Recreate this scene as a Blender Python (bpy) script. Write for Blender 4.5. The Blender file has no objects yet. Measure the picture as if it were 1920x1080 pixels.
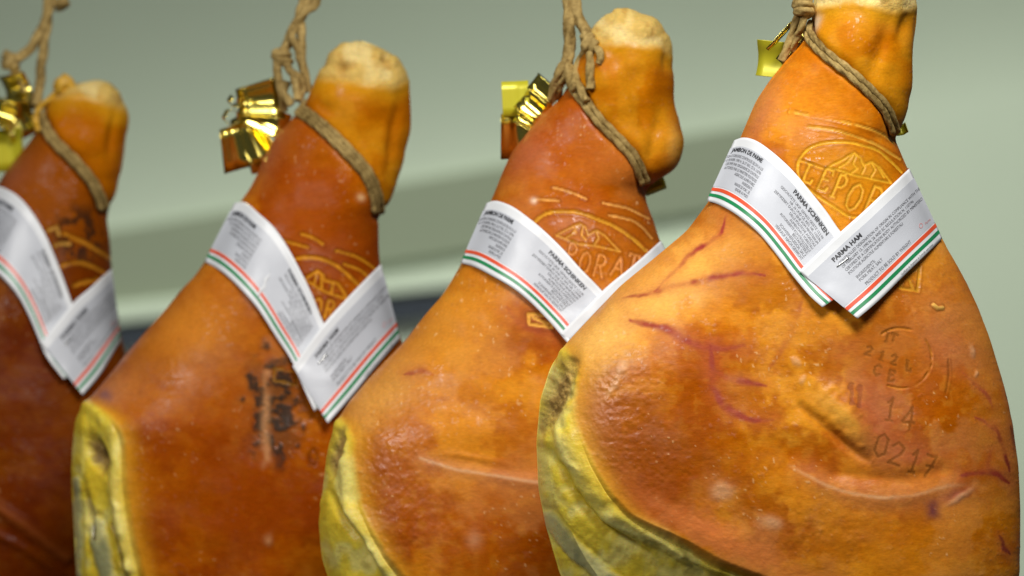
import bpy, math, random
import numpy as np

# ------------------------------------------------------------------ camera
scene = bpy.context.scene
LENS = 328.0
F = 1920.0 * LENS / 36.0            # focal length in photo pixels
cam_d = bpy.data.cameras.new("camera")
cam_d.lens = LENS
cam_d.sensor_width = 36.0
cam_d.clip_end = 200
cam_d.dof.use_dof = True
cam_d.dof.focus_distance = 6.95
cam_d.dof.aperture_fstop = 6.8
cam = bpy.data.objects.new("camera", cam_d)
cam.rotation_euler = (math.radians(90), 0, 0)
scene.collection.objects.link(cam)
scene.camera = cam

# ------------------------------------------------------------------ world / lights / exposure
world = bpy.data.worlds.new("World")
scene.world = world
world.use_nodes = True
bg = world.node_tree.nodes["Background"]
bg.inputs[0].default_value = (0.93, 1.0, 0.92, 1)
bg.inputs[1].default_value = 0.055


def area(name, loc, target, sx, sy, power, col):
    d = bpy.data.lights.new(name, 'AREA')
    d.shape = 'RECTANGLE'
    d.size = sx
    d.size_y = sy
    d.energy = power
    d.color = col
    o = bpy.data.objects.new(name, d)
    o.location = loc
    v = np.array(target, float) - np.array(loc, float)
    from mathutils import Vector
    o.rotation_euler = Vector(v).to_track_quat('-Z', 'Y').to_euler()
    scene.collection.objects.link(o)
    return o


# shop ceiling fluorescents: one above and a little in front of the nearest ham,
# a second on the left, and one over the wall behind
area("ceiling_lamp", (-1.35, 5.75, 1.05), (0.16, 7.0, -0.05), 0.6, 0.35, 22, (1.0, 0.98, 0.94))
area("ceiling_lamp", (0.30, 6.05, 1.15), (0.2, 7.0, -0.05), 0.7, 0.3, 29, (1.0, 0.98, 0.94))
area("ceiling_lamp", (-0.35, 9.6, 1.6), (-0.25, 11.1, -0.35), 2.4, 0.5, 80, (0.96, 1.0, 0.90))

vs = scene.view_settings
scene.display_settings.display_device = 'sRGB'
vs.view_transform = 'Standard'
vs.look = 'None'
vs.exposure = 0.0
vs.gamma = 1.0
vs.use_curve_mapping = False
scene.cycles.use_denoising = True
scene.cycles.max_bounces = 6

# ------------------------------------------------------------------ helpers
col_main = scene.collection


def lin(r, g, b):
    def f(c):
        c /= 255.0
        return c / 12.92 if c <= 0.04045 else ((c + 0.055) / 1.055) ** 2.4
    return np.array([f(r), f(g), f(b)])


RT = [np.random.RandomState(100 + i).rand(256, 256) for i in range(8)]


def vnoise(x, y, seed=0):
    t = RT[seed % 8]
    x = x + 37.7 * seed
    y = y + 91.3 * seed
    xi = np.floor(x).astype(int)
    yi = np.floor(y).astype(int)
    fx = x - xi
    fy = y - yi
    fx = fx * fx * fx * (fx * (fx * 6 - 15) + 10)
    fy = fy * fy * fy * (fy * (fy * 6 - 15) + 10)
    a = t[xi & 255, yi & 255]
    b = t[(xi + 1) & 255, yi & 255]
    c = t[xi & 255, (yi + 1) & 255]
    d = t[(xi + 1) & 255, (yi + 1) & 255]
    return (a * (1 - fx) + b * fx) * (1 - fy) + (c * (1 - fx) + d * fx) * fy


def fbm(x, y, scale, octv=4, seed=0):
    s = 0.0
    amp = 0.5
    tot = 0.0
    f = 1.0 / scale
    for i in range(octv):
        s = s + amp * vnoise(x * f, y * f, seed + i)
        tot += amp
        amp *= 0.5
        f *= 2.03
    return s / tot


def sstep(a, b, x):
    t = np.clip((x - a) / (b - a), 0, 1)
    return t * t * (3 - 2 * t)


def pdist(X, Y, pts):
    """distance to a polyline, and the position 0..1 along it"""
    pts = np.array(pts, float)
    best = np.full(X.shape, 1e9)
    par = np.zeros(X.shape)
    seg = np.hypot(*(pts[1:] - pts[:-1]).T)
    cum = np.concatenate([[0], np.cumsum(seg)])
    for i in range(len(pts) - 1):
        ax, ay = pts[i]
        dx, dy = pts[i + 1] - pts[i]
        L2 = dx * dx + dy * dy + 1e-9
        t = np.clip(((X - ax) * dx + (Y - ay) * dy) / L2, 0, 1)
        d = np.hypot(X - ax - t * dx, Y - ay - t * dy)
        m = d < best
        best = np.where(m, d, best)
        par = np.where(m, (cum[i] + t * seg[i]) / cum[-1], par)
    return best, par


def smooth_poly(pts, n=40):
    """Catmull-Rom through the points, resampled by arc length (any dimension)"""
    P = np.array(pts, float)
    if len(P) == 2:
        t = np.linspace(0, 1, n)[:, None]
        return P[0] * (1 - t) + P[1] * t
    Q = np.vstack([2 * P[0] - P[1], P, 2 * P[-1] - P[-2]])
    out = []
    for i in range(1, len(Q) - 2):
        t = np.linspace(0, 1, 24, endpoint=False)[:, None]
        a, b, c, d = Q[i - 1], Q[i], Q[i + 1], Q[i + 2]
        out.append(0.5 * (2 * b + (c - a) * t + (2 * a - 5 * b + 4 * c - d) * t * t + (3 * b - a - 3 * c + d) * t ** 3))
    out = np.vstack(out + [P[-1:]])
    cum = np.concatenate([[0], np.cumsum(np.linalg.norm(out[1:] - out[:-1], axis=1))])
    s = np.linspace(0, cum[-1], n)
    return np.stack([np.interp(s, cum, out[:, k]) for k in range(out.shape[1])], 1)


def mesh_fast(name, V, Q, smooth=True):
    me = bpy.data.meshes.new(name)
    V = np.ascontiguousarray(V, dtype=np.float32)
    Q = np.ascontiguousarray(Q, dtype=np.int32)
    me.vertices.add(len(V))
    me.vertices.foreach_set("co", V.ravel())
    nq, k = Q.shape
    me.loops.add(nq * k)
    me.loops.foreach_set("vertex_index", Q.ravel())
    me.polygons.add(nq)
    me.polygons.foreach_set("loop_start", np.arange(0, nq * k, k, dtype=np.int32))
    me.polygons.foreach_set("use_smooth", np.full(nq, smooth, dtype=bool))
    me.update(calc_edges=True)
    return me


def link(name, me, parent=None, mat=None):
    o = bpy.data.objects.new(name, me)
    col_main.objects.link(o)
    if parent is not None:
        o.parent = parent
    if mat is not None:
        me.materials.append(mat)
    return o


def tag(o, label=None, cat=None, group=None, kind=None):
    if label:
        o["label"] = label
    if cat:
        o["category"] = cat
    if group:
        o["group"] = group
    if kind:
        o["kind"] = kind
    return o


def empty(name, loc):
    o = bpy.data.objects.new(name, None)
    o.location = loc
    o.empty_display_size = 0.02
    col_main.objects.link(o)
    return o


# ------------------------------------------------------------------ materials
def new_mat(name):
    m = bpy.data.materials.new(name)
    m.use_nodes = True
    nt = m.node_tree
    b = nt.nodes["Principled BSDF"]
    return m, nt, b


def node(nt, t, **kw):
    n = nt.nodes.new(t)
    for k, v in kw.items():
        if k in n.inputs.keys():
            n.inputs[k].default_value = v
        else:
            setattr(n, k, v)
    return n


def ham_material(name, rough=0.36, sss=0.25, bump=0.5, spec=0.5, grain=1.0, coat=0.0):
    m, nt, b = new_mat(name)
    L = nt.links.new
    at = node(nt, 'ShaderNodeAttribute', attribute_name='tint')
    tc = node(nt, 'ShaderNodeTexCoord')
    # colour grain
    mp = node(nt, 'ShaderNodeMapping')
    mp.inputs['Scale'].default_value = (0.55, 1.0, 1.5)
    L(tc.outputs['Object'], mp.inputs[0])
    n1 = node(nt, 'ShaderNodeTexNoise', Scale=420.0, Detail=5.0, Roughness=0.62)
    L(mp.outputs[0], n1.inputs['Vector'])
    cr = node(nt, 'ShaderNodeMapRange')
    cr.inputs['From Min'].default_value = 0.3
    cr.inputs['From Max'].default_value = 0.7
    cr.inputs['To Min'].default_value = 1.0 - 0.16 * grain
    cr.inputs['To Max'].default_value = 1.0 + 0.14 * grain
    L(n1.outputs['Fac'], cr.inputs['Value'])
    mx = node(nt, 'ShaderNodeVectorMath', operation='MULTIPLY')
    L(at.outputs['Color'], mx.inputs[0])
    L(cr.outputs[0], mx.inputs[1])
    L(mx.outputs[0], b.inputs['Base Color'])
    # relief: pores, fine wrinkles
    n2 = node(nt, 'ShaderNodeTexNoise', Scale=520.0, Detail=5.0, Roughness=0.6)
    L(mp.outputs[0], n2.inputs['Vector'])
    vo = node(nt, 'ShaderNodeTexVoronoi', Scale=520.0)
    L(tc.outputs['Object'], vo.inputs['Vector'])
    ad = node(nt, 'ShaderNodeMath', operation='MULTIPLY_ADD')
    L(vo.outputs['Distance'], ad.inputs[0])
    ad.inputs[1].default_value = 0.25
    L(n2.outputs['Fac'], ad.inputs[2])
    bp = node(nt, 'ShaderNodeBump', Strength=bump, Distance=0.0012)
    L(ad.outputs[0], bp.inputs['Height'])
    L(bp.outputs[0], b.inputs['Normal'])
    # gloss: greasy patches
    n3 = node(nt, 'ShaderNodeTexNoise', Scale=38.0, Detail=4.0, Roughness=0.6)
    L(tc.outputs['Object'], n3.inputs['Vector'])
    rr = node(nt, 'ShaderNodeMapRange')
    rr.inputs['From Min'].default_value = 0.32
    rr.inputs['From Max'].default_value = 0.68
    rr.inputs['To Min'].default_value = rough - 0.12
    rr.inputs['To Max'].default_value = rough + 0.22
    L(n3.outputs['Fac'], rr.inputs['Value'])
    L(rr.outputs[0], b.inputs['Roughness'])
    gl = node(nt, 'ShaderNodeAttribute', attribute_name='gloss')
    L(gl.outputs['Fac'], b.inputs['Specular IOR Level'])
    b.inputs['Subsurface Weight'].default_value = sss
    b.inputs['Subsurface Radius'].default_value = (1.0, 0.45, 0.12)
    b.inputs['Subsurface Scale'].default_value = 0.006
    b.inputs['Coat Weight'].default_value = coat
    b.inputs['Coat Roughness'].default_value = 0.22
    return m


M_SKIN = ham_material("cured_skin", rough=0.36, sss=0.12, bump=0.12, spec=0.30, grain=0.8, coat=0.0)
M_FAT = ham_material("yellow_fat", rough=0.36, sss=0.25, bump=0.22, grain=0.5)
M_LARD = ham_material("grey_lard", rough=0.24, sss=0.2, bump=0.12, spec=0.6, grain=0.5)
M_BONE = ham_material("sawn_bone", rough=0.58, sss=0.2, bump=0.5, spec=0.3, grain=1.0)


def simple_mat(name, colr, rough=0.5, metal=0.0, noise=None, bump=None, spec=0.5):
    m, nt, b = new_mat(name)
    b.inputs['Base Color'].default_value = (*colr, 1)
    b.inputs['Roughness'].default_value = rough
    b.inputs['Metallic'].default_value = metal
    b.inputs['Specular IOR Level'].default_value = spec
    L = nt.links.new
    tc = node(nt, 'ShaderNodeTexCoord')
    if noise:
        sc, amt = noise
        n = node(nt, 'ShaderNodeTexNoise', Scale=sc, Detail=5.0, Roughness=0.6)
        L(tc.outputs['Object'], n.inputs['Vector'])
        r = node(nt, 'ShaderNodeMapRange')
        r.inputs['From Min'].default_value = 0.3
        r.inputs['From Max'].default_value = 0.7
        r.inputs['To Min'].default_value = 1 - amt
        r.inputs['To Max'].default_value = 1 + amt
        L(n.outputs['Fac'], r.inputs['Value'])
        v = node(nt, 'ShaderNodeVectorMath', operation='MULTIPLY')
        v.inputs[0].default_value = tuple(colr)
        L(r.outputs[0], v.inputs[1])
        L(v.outputs[0], b.inputs['Base Color'])
    if bump:
        sc, st, di = bump
        n = node(nt, 'ShaderNodeTexNoise', Scale=sc, Detail=5.0, Roughness=0.6)
        L(tc.outputs['Object'], n.inputs['Vector'])
        bp = node(nt, 'ShaderNodeBump', Strength=st, Distance=di)
        L(n.outputs['Fac'], bp.inputs['Height'])
        L(bp.outputs[0], b.inputs['Normal'])
    return m


M_PAPER = simple_mat("white_coated_paper", (0.72, 0.73, 0.75), 0.36, noise=(30, 0.02), bump=(60, 0.12, 0.002))
M_PANEL = simple_mat("grey_print", (0.52, 0.535, 0.58), 0.36, noise=(30, 0.025), bump=(60, 0.12, 0.002))
M_INK = simple_mat("black_ink", (0.035, 0.035, 0.04), 0.4)
M_INK2 = simple_mat("grey_ink", (0.15, 0.15, 0.165), 0.4)
M_RED = simple_mat("red_ink", (0.72, 0.085, 0.03), 0.35)
M_GREEN = simple_mat("green_ink", (0.012, 0.22, 0.075), 0.35)
M_PINK = simple_mat("pink_ink", (0.72, 0.33, 0.33), 0.35)
M_STEEL = simple_mat("staple_steel", (0.6, 0.6, 0.58), 0.25, 1.0)
M_GOLD = simple_mat("gold_foil", (0.86, 0.70, 0.16), 0.20, 1.0, bump=(90, 0.05, 0.002))
M_GOLD2 = simple_mat("gold_foil_back", (0.52, 0.47, 0.02), 0.38, 0.25)
M_WALL = simple_mat("wall_paint", tuple(lin(178, 188, 170)), 0.6, noise=(3, 0.02))
M_SHADE = simple_mat("wall_shade_tone", tuple(lin(124, 132, 111)), 0.6, noise=(3, 0.02))  # soft shade across the wall, put into a darker colour
M_NAVY = simple_mat("navy_rubber", tuple(lin(38, 46, 58)), 0.5)


def rope_mat():
    m, nt, b = new_mat("jute_fibre")
    L = nt.links.new
    tc = node(nt, 'ShaderNodeTexCoord')
    n = node(nt, 'ShaderNodeTexNoise', Scale=260.0, Detail=6.0, Roughness=0.7)
    L(tc.outputs['Object'], n.inputs['Vector'])
    n2 = node(nt, 'ShaderNodeTexNoise', Scale=45.0, Detail=3.0, Roughness=0.6)
    L(tc.outputs['Object'], n2.inputs['Vector'])
    a = node(nt, 'ShaderNodeMath', operation='ADD')
    L(n.outputs['Fac'], a.inputs[0])
    L(n2.outputs['Fac'], a.inputs[1])
    r = node(nt, 'ShaderNodeValToRGB')
    r.color_ramp.elements[0].position = 0.36 * 1.0
    r.color_ramp.elements[0].color = (*lin(96, 74, 30), 1)
    r.color_ramp.elements[1].position = 0.66
    r.color_ramp.elements[1].color = (*lin(190, 162, 100), 1)
    h = node(nt, 'ShaderNodeMath', operation='MULTIPLY')
    h.inputs[1].default_value = 0.5
    L(a.outputs[0], h.inputs[0])
    L(h.outputs[0], r.inputs[0])
    L(r.outputs[0], b.inputs['Base Color'])
    b.inputs['Roughness'].default_value = 0.75
    b.inputs['Specular IOR Level'].default_value = 0.25
    bp = node(nt, 'ShaderNodeBump', Strength=0.7, Distance=0.0012)
    L(n.outputs['Fac'], bp.inputs['Height'])
    L(bp.outputs[0], b.inputs['Normal'])
    return m


M_ROPE = rope_mat()
M_ROPEY = simple_mat("waxed_yellow_twine", tuple(lin(196, 150, 40)), 0.55, noise=(200, 0.25), bump=(300, 0.6, 0.001))

# ------------------------------------------------------------------ the setting: wall behind
WY = 11.0
KW = WY / F


def wall_pt(px, py, off=0.0):
    return ((px - 960) * KW, WY - off, (540 - py) * KW)


def slant_slab(name, xs, y_of, prof, mat, kind='structure'):
    """a long moulding: profile [(dy px, offset m)] swept along the slanted line y_of(x)"""
    V = []
    for x in xs:
        for dy, off in prof:
            V.append(wall_pt(x, y_of(x) + dy, off))
    n = len(prof)
    Q = []
    for i in range(len(xs) - 1):
        for j in range(n - 1):
            Q.append((i * n + j, i * n + j + 1, (i + 1) * n + j + 1, (i + 1) * n + j))
    me = mesh_fast(name, np.array(V), np.array(Q), name == 'wall')
    o = link(name, me, None, mat)
    tag(o, kind=kind)
    return o


edge = lambda x: 415 - 0.165 * (x - 300)
ts = np.linspace(0, 1, 24)
prof = [(-1500 + 1500 * t, 0.80 * (1 - t) ** 1.7) for t in ts]  # top curves forward, a shape added to darken the upper wall
slant_slab("wall", np.linspace(-900, 2900, 10), edge, prof + [(30, 0.0), (700, -0.002), (2200, -0.004)], M_WALL)
slant_slab("wall_shade_band", np.linspace(-900, 1425, 10), edge,
           [(2, 0.0), (2, 0.012), (150, 0.012), (158, 0.004)], M_SHADE)  # dark strip standing in for soft shade on the wall
edge2 = lambda x: 574 - 0.105 * (x - 240)
slant_slab("wall_ledge", np.linspace(-900, 1425, 10), edge2,
           [(-8, 0.0), (-6, 0.02), (0, 0.03), (26, 0.032), (34, 0.02), (36, 0.0)], M_WALL)
slant_slab("wall_rail", np.linspace(-900, 1425, 10), edge2,
           [(37, 0.0), (38, 0.02), (78, 0.02), (80, 0.0)], M_NAVY)

# ------------------------------------------------------------------ ham builder
STROKES = {   # stroke letters in a unit cell, y down
    'L': [[(.15, 0), (.15, 1), (.85, 1), (.9, .8)], [(0, 0), (.32, 0)]],
    'E': [[(.9, .18), (.85, 0), (.15, 0), (.15, 1), (.85, 1), (.92, .82)], [(.15, .48), (.68, .48)]],
    'P': [[(.15, 1), (.15, 0), (.6, 0), (.88, .14), (.88, .36), (.6, .52), (.15, .52)], [(0, 1), (.34, 1)]],
    'O': [[(.5, 0), (.84, .15), (.96, .5), (.84, .85), (.5, 1), (.16, .85), (.04, .5), (.16, .15), (.5, 0)]],
    'R': [[(.15, 1), (.15, 0), (.6, 0), (.86, .13), (.86, .36), (.6, .5), (.15, .5)], [(.5, .5), (.95, 1)]],
    'A': [[(0, 1), (.5, 0), (1, 1)], [(.22, .62), (.78, .62)]],
    'T': [[(.5, 0), (.5, 1)], [(.02, .15), (.05, 0), (.95, 0), (.98, .15)]],
    'I': [[(.5, 0), (.5, 1)], [(.3, 0), (.7, 0)], [(.3, 1), (.7, 1)]],
    'C': [[(.9, .15), (.5, 0), (.12, .25), (.12, .75), (.5, 1), (.9, .85)]],
    '0': [[(.5, 0), (.88, .2), (.88, .8), (.5, 1), (.12, .8), (.12, .2), (.5, 0)]],
    '1': [[(.2, .2), (.55, 0), (.55, 1)], [(.25, 1), (.85, 1)]],
    '2': [[(.1, .22), (.45, 0), (.85, .2), (.75, .5), (.1, 1), (.9, 1)]],
    '4': [[(.7, 1), (.7, 0), (.08, .7), (.95, .7)]],
    '7': [[(.08, 0), (.9, 0), (.4, 1)], [(.3, .5), (.8, .5)]],
}


def letter(ch, cx, cy, w, h, ang, shear=0.0):
    ca, sa = math.cos(math.radians(ang)), math.sin(math.radians(ang))
    out = []
    for st in STROKES[ch]:
        P = []
        for a, b in st:
            x = (a - .5) * w
            y = (b - .5) * h
            x += shear * y
            P.append((cx + x * ca - y * sa, cy + x * sa + y * ca))
        out.append(P)
    return out


class Ham:
    def __init__(s, Yd, left, right, tkeys, top, bottom, pkeys=None, cut=None):
        s.Yd = Yd
        s.k = (Yd - 0.035) / F
        s.top, s.bottom = top, bottom
        yy = np.arange(top, bottom + 1.0, 1.0)
        L = np.array(sorted([(y, x) for x, y in left]), float)
        R = np.array(sorted([(y, x) for x, y in right]), float)

        def sm(a, w):
            kk = np.exp(-0.5 * (np.arange(-3 * w, 3 * w + 1) / w) ** 2)
            kk /= kk.sum()
            return np.convolve(np.pad(a, 3 * w, mode='edge'), kk, 'valid')
        xl = np.interp(yy, L[:, 0], L[:, 1])
        xr = np.interp(yy, R[:, 0], R[:, 1])
        # smooth away from the blunt top
        blend = sstep(top + 6, top + 40, yy)
        s.yy = yy
        s.xl = xl * (1 - blend) + sm(xl, 7) * blend
        s.xr = xr * (1 - blend) + sm(xr, 7) * blend
        K = np.array(tkeys, float)
        s.T = sm(np.interp(yy, K[:, 0], K[:, 1]), 9)
        s.T *= np.clip(np.sqrt(np.clip((yy - top) / 34.0, 0.02, 1)), 0, 1)
        s.T *= np.sqrt(np.clip((bottom - yy) / 160.0, 0.0005, 1))
        s.cut = None
        if cut:
            C = np.array(sorted([(y, x) for x, y in cut]), float)
            s.cut = (C[0, 0], sm(np.interp(yy, C[:, 0], C[:, 1]), 8))

    def prof(s, y):
        return np.interp(y, s.yy, s.xl), np.interp(y, s.yy, s.xr), np.interp(y, s.yy, s.T)

    def front(s, x, y):
        """depth (px, towards the camera) of the smooth front surface"""
        xl, xr, T = s.prof(y)
        mid = (xl + xr) / 2
        hw = np.maximum((xr - xl) / 2, 0.5)
        u = np.clip((x - mid) / hw, -1, 1)
        z = T * np.sqrt(np.clip(1 - np.abs(u) ** 2.15, 0, 1))
        if s.cut is not None:
            y0, xe_a = s.cut
            xe = np.interp(y, s.yy, xe_a)
            m = sstep(y0 - 60, y0 + 60, y)
            boxy = T * np.sqrt(np.clip(1 - np.abs(u) ** 4.2, 0, 1))
            leftm = sstep(0.25, -0.75, u)
            zz = z + (boxy - z) * leftm * m * 0.75
            zr = np.clip((x - xl) / np.maximum(xe - xl, 4), 0, 3)
            face = T * (0.42 * np.sqrt(np.clip(zr / 0.2, 0, 1)) * (1 - 0.25 * np.clip(1 - zr / 0.2, 0, 1)) + 0.44 * np.minimum(zr, 1) + 2.0 * np.clip(zr - 1, 0, 3))
            kk = 40.0
            h = np.clip(0.5 + 0.5 * (face - zz) / kk, 0, 1)
            smin = face * (1 - h) + zz * h - kk * h * (1 - h)
            z = zz * (1 - m) + np.maximum(smin, 0) * m
        return z

    def world(s, x, y, z):
        x = np.asarray(x, float)
        y = np.asarray(y, float)
        z = np.asarray(z, float)
        return np.stack([(x - 960) * s.k, s.Yd - z * s.k, (540 - y) * s.k], -1)


def build_ham(h, name, label, step, nf, feat):
    nb = 44
    top, bottom = h.top, h.bottom
    rows = [np.arange(top, top + 34, min(1.0, step)), np.arange(top + 34, 1092, step),
            np.arange(1092, bottom - 30, 8.0), bottom - 30 + 30 * np.sin(np.linspace(0, 1, 9) * math.pi / 2)]
    ys = np.unique(np.clip(np.concatenate(rows), top, bottom))
    xl, xr, T = h.prof(ys)
    mid = ((xl + xr) / 2)[:, None]
    hw = np.maximum((xr - xl) / 2, 0.5)[:, None]
    th = np.linspace(0, math.pi, nf + 1)
    X = mid - hw * np.cos(th)[None, :]
    Y = np.repeat(ys[:, None], nf + 1, 1)
    Z = h.front(X, Y)
    tb = np.linspace(0, math.pi, nb + 2)[1:-1]
    Xb = mid + hw * np.cos(tb)[None, :]
    Yb = np.repeat(ys[:, None], nb, 1)
    Zb = -0.85 * T[:, None] * np.sin(tb)[None, :]
    XX = np.hstack([X, Xb])
    YY = np.hstack([Y, Yb])
    ZZ = np.hstack([Z, Zb])
    nr, nc = XX.shape

    def normals(P):
        du = np.roll(P, -1, 1) - np.roll(P, 1, 1)
        dv = np.gradient(P, axis=0)
        n = np.cross(du, dv)
        n /= np.linalg.norm(n, axis=2, keepdims=True) + 1e-9
        return n
    P = np.stack([XX, YY, ZZ], 2)
    N0 = normals(P)
    # orientation: make front normals point to +z
    if N0[nr // 2, nf // 2, 2] < 0:
        N0 = -N0
        flip = True
    else:
        flip = False
    d, colr, lab, extra, gloss = feat(h, XX, YY, np.hstack([np.ones_like(X), np.zeros_like(Xb)]))
    edge = np.concatenate([sstep(0.0, 0.10, np.sin(th)), np.zeros(nb)])
    P = P + N0 * (d * edge[None, :])[..., None]
    N1 = normals(P)
    if flip:
        N1 = -N1
    W = h.world(P[..., 0], P[..., 1], P[..., 2])
    NW = np.stack([N1[..., 0], -N1[..., 2], -N1[..., 1]], -1)
    base = h.world((xl[-1] + xr[-1]) / 2, bottom, 0.0)
    root = empty(name, tuple(base))
    tag(root, label, "ham", "cured hams hanging in a row")
    V = (W - base).reshape(-1, 3)
    NV = NW.reshape(-1, 3)
    GL = np.clip(gloss, 0.03, 0.8).astype(np.float32).reshape(-1)
    C = np.clip(colr, 0.0004, 1).reshape(-1, 3)
    LB = lab.reshape(-1)
    idx = np.arange(nr * nc).reshape(nr, nc)
    a = idx[:-1]
    b = np.roll(idx, -1, 1)[:-1]
    c = np.roll(idx, -1, 1)[1:]
    e = idx[1:]
    Q = np.stack([a, e, c, b], -1).reshape(-1, 4)
    # outward winding check
    q = Q[(nr // 2) * nc + nf // 2]
    fn = np.cross(V[q[1]] - V[q[0]], V[q[2]] - V[q[0]])
    if fn @ NV[q[0]] < 0:
        Q = Q[:, ::-1]
    FL = np.sort(LB[Q], axis=1)[:, 1]
    names = {0: ("skin", M_SKIN), 1: ("fat_rim", M_FAT), 2: ("shank_end", M_BONE), 3: ("brand_mark", M_SKIN),
             4: ("ink_stamp", M_SKIN), 5: ("bone_cavity", M_BONE), 6: ("grey_lard", M_LARD), 7: ("mould_patch", M_BONE)}
    for kk, nm in extra.items():
        names[kk] = (nm, M_SKIN)
    for lb, (nm, mt) in names.items():
        qq = Q[FL == lb]
        if len(qq) < 8:
            continue
        u, inv = np.unique(qq, return_inverse=True)
        me = mesh_fast(nm, V[u], inv.reshape(-1, 4))
        ca = me.color_attributes.new("tint", 'FLOAT_COLOR', 'POINT')
        cc = np.ones((len(u), 4), np.float32)
        cc[:, :3] = C[u]
        ca.data.foreach_set("color", cc.ravel())
        ga = me.attributes.new("gloss", 'FLOAT', 'POINT')
        ga.data.foreach_set("value", GL[u])
        me.normals_split_custom_set_from_vertices(NV[u].astype(np.float32))
        link(nm, me, root, mt)
    return root


class Paint:
    """collects relief (px along the normal), colour and region per vertex"""

    def __init__(s, h, X, Y, frontmask):
        s.h, s.X, s.Y, s.fm = h, X, Y, frontmask
        s.d = np.zeros_like(X)
        s.C = np.zeros(X.shape + (3,))
        s.lab = np.zeros(X.shape, np.int16)
        s.names = {}
        s.gloss = 0.05 + 0.18 * sstep(0.48, 0.72, fbm(X, Y, 60, 3, 3))
        sp = sstep(0.70, 0.80, fbm(X, Y * 1.4, 7.5, 2, 1)) * sstep(0.46, 0.60, fbm(X, Y, 80, 2, 4))
        s.gloss += 0.5 * sp
        s.d += 0.35 * sp
        s.w1 = fbm(X, Y, 26, 3, 1) - 0.5
        s.w2 = fbm(X, Y, 26, 3, 4) - 0.5

    def mix(s, m, c):
        m = np.clip(m, 0, 1) * (1.0 if np.ndim(m) == 0 else 1)
        s.C += (np.asarray(c) - s.C) * m[..., None]

    def poly(s, pts, warp=0.0):
        P = np.array(pts, float)
        ys = s.Y[:, 0]
        r = np.where((ys > P[:, 1].min() - 70) & (ys < P[:, 1].max() + 70))[0]
        d = np.full(s.X.shape, 1e4)
        t = np.zeros(s.X.shape)
        if len(r):
            q = slice(r[0], r[-1] + 1)
            d[q], t[q] = pdist(s.X[q] + warp * s.w1[q], s.Y[q] + warp * s.w2[q], P)
        return d, t

    def blob(s, cx, cy, rx, ry, ang=0.0, warp=0.0, power=2.0):
        a = math.radians(ang)
        x = s.X + warp * s.w1 - cx
        y = s.Y + warp * s.w2 - cy
        u = (x * math.cos(a) + y * math.sin(a)) / rx
        v = (-x * math.sin(a) + y * math.cos(a)) / ry
        return np.exp(-(u * u + v * v) ** (power / 2.0))

    def base_skin(s, hue=(1, 1, 1), dark=0.0, seed=0):
        X, Y = s.X, s.Y
        wx, wy = X + 60 * s.w1, Y + 60 * s.w2
        a = fbm(wx, wy * 1.1, 250, 3, seed)
        b = fbm(wx, wy * 1.15, 105, 3, seed + 2)
        c = fbm(X, Y * 1.15, 17, 3, seed + 3)
        s.C[:] = lin(206, 120, 10)
        s.mix(sstep(0.40, 0.64, a) * 0.85, lin(182, 92, 0))
        s.mix(sstep(0.54, 0.34, a) * 0.7, lin(222, 148, 36))
        s.mix(sstep(0.42, 0.74, b) * 0.7, lin(158, 72, 0))
        s.mix(sstep(0.50, 0.30, b) * 0.4, lin(220, 142, 28))
        s.mix(sstep(0.52, 0.78, c) * 0.22, lin(142, 62, 0))
        s.mix(sstep(0.46, 0.25, c) * 0.2, lin(224, 154, 50))
        dk = fbm(wx, wy, 170, 4, seed + 7)
        s.mix(sstep(0.50, 0.68, dk) * 0.55, lin(146, 62, 0))
        bl = fbm(wx, wy, 120, 3, seed + 6)
        s.mix(sstep(0.54, 0.74, bl) * 0.35, lin(208, 142, 84))
        s.gloss *= 1 - 0.7 * sstep(0.54, 0.72, bl)
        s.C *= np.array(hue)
        # overall uneven relief
        s.d += (fbm(X, Y, 190, 2, seed + 5) - 0.5) * 11 + (fbm(X * .8, Y * 1.3, 55, 2, seed + 1) - 0.5) * 2.2
        s.d += (fbm(X * .8, Y * 1.4, 12, 2, seed + 2) - 0.5) * 0.6

    def goose(s, cx, cy, rx, ry, ang, amp=1.6):
        """pimpled greasy skin that breaks up the highlight"""
        q = s.blob(cx, cy, rx, ry, ang, 30)
        s.gloss += 0.30 * q * min(amp, 1.2)
        s.d += q * amp * ((fbm(s.X, s.Y * 1.3, 8.5, 2, 6) - 0.5) * 1.4 + (fbm(s.X * .6, s.Y * 1.6, 22, 2, 2) - 0.5) * 0.5)

    def flecks(s, amount=0.8, seed=3):
        n = fbm(s.X, s.Y, 7.5, 2, seed)
        g = fbm(s.X, s.Y, 120, 2, seed + 2)
        m = sstep(0.83, 0.89, n) * sstep(0.52, 0.66, g) * amount * 0.6
        s.mix(m, lin(232, 188, 130))
        s.d += m * 1.0

    def vein(s, pts, w, strength=0.75, colr=None, warp=9):
        dd, t = s.poly(smooth_poly(pts, 26), warp)
        ww = 0.85 * w * (0.3 + 0.7 * np.sin(np.clip(t, 0.02, 0.98) * math.pi) ** 0.7)
        m = sstep(ww * 2.1, ww * 0.1, dd) * strength * 0.95 * (0.55 + 0.9 * fbm(s.X, s.Y, 22, 2, 6))
        s.mix(m * (0.45 + 0.8 * sstep(0.3, 0.6, fbm(s.X, s.Y, 34, 2, 1))), lin(144, 58, 46) if colr is None else colr)
        halo = sstep(w * 5, 0, dd) * 0.35 * strength
        s.mix(halo, lin(176, 84, 52))

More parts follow.
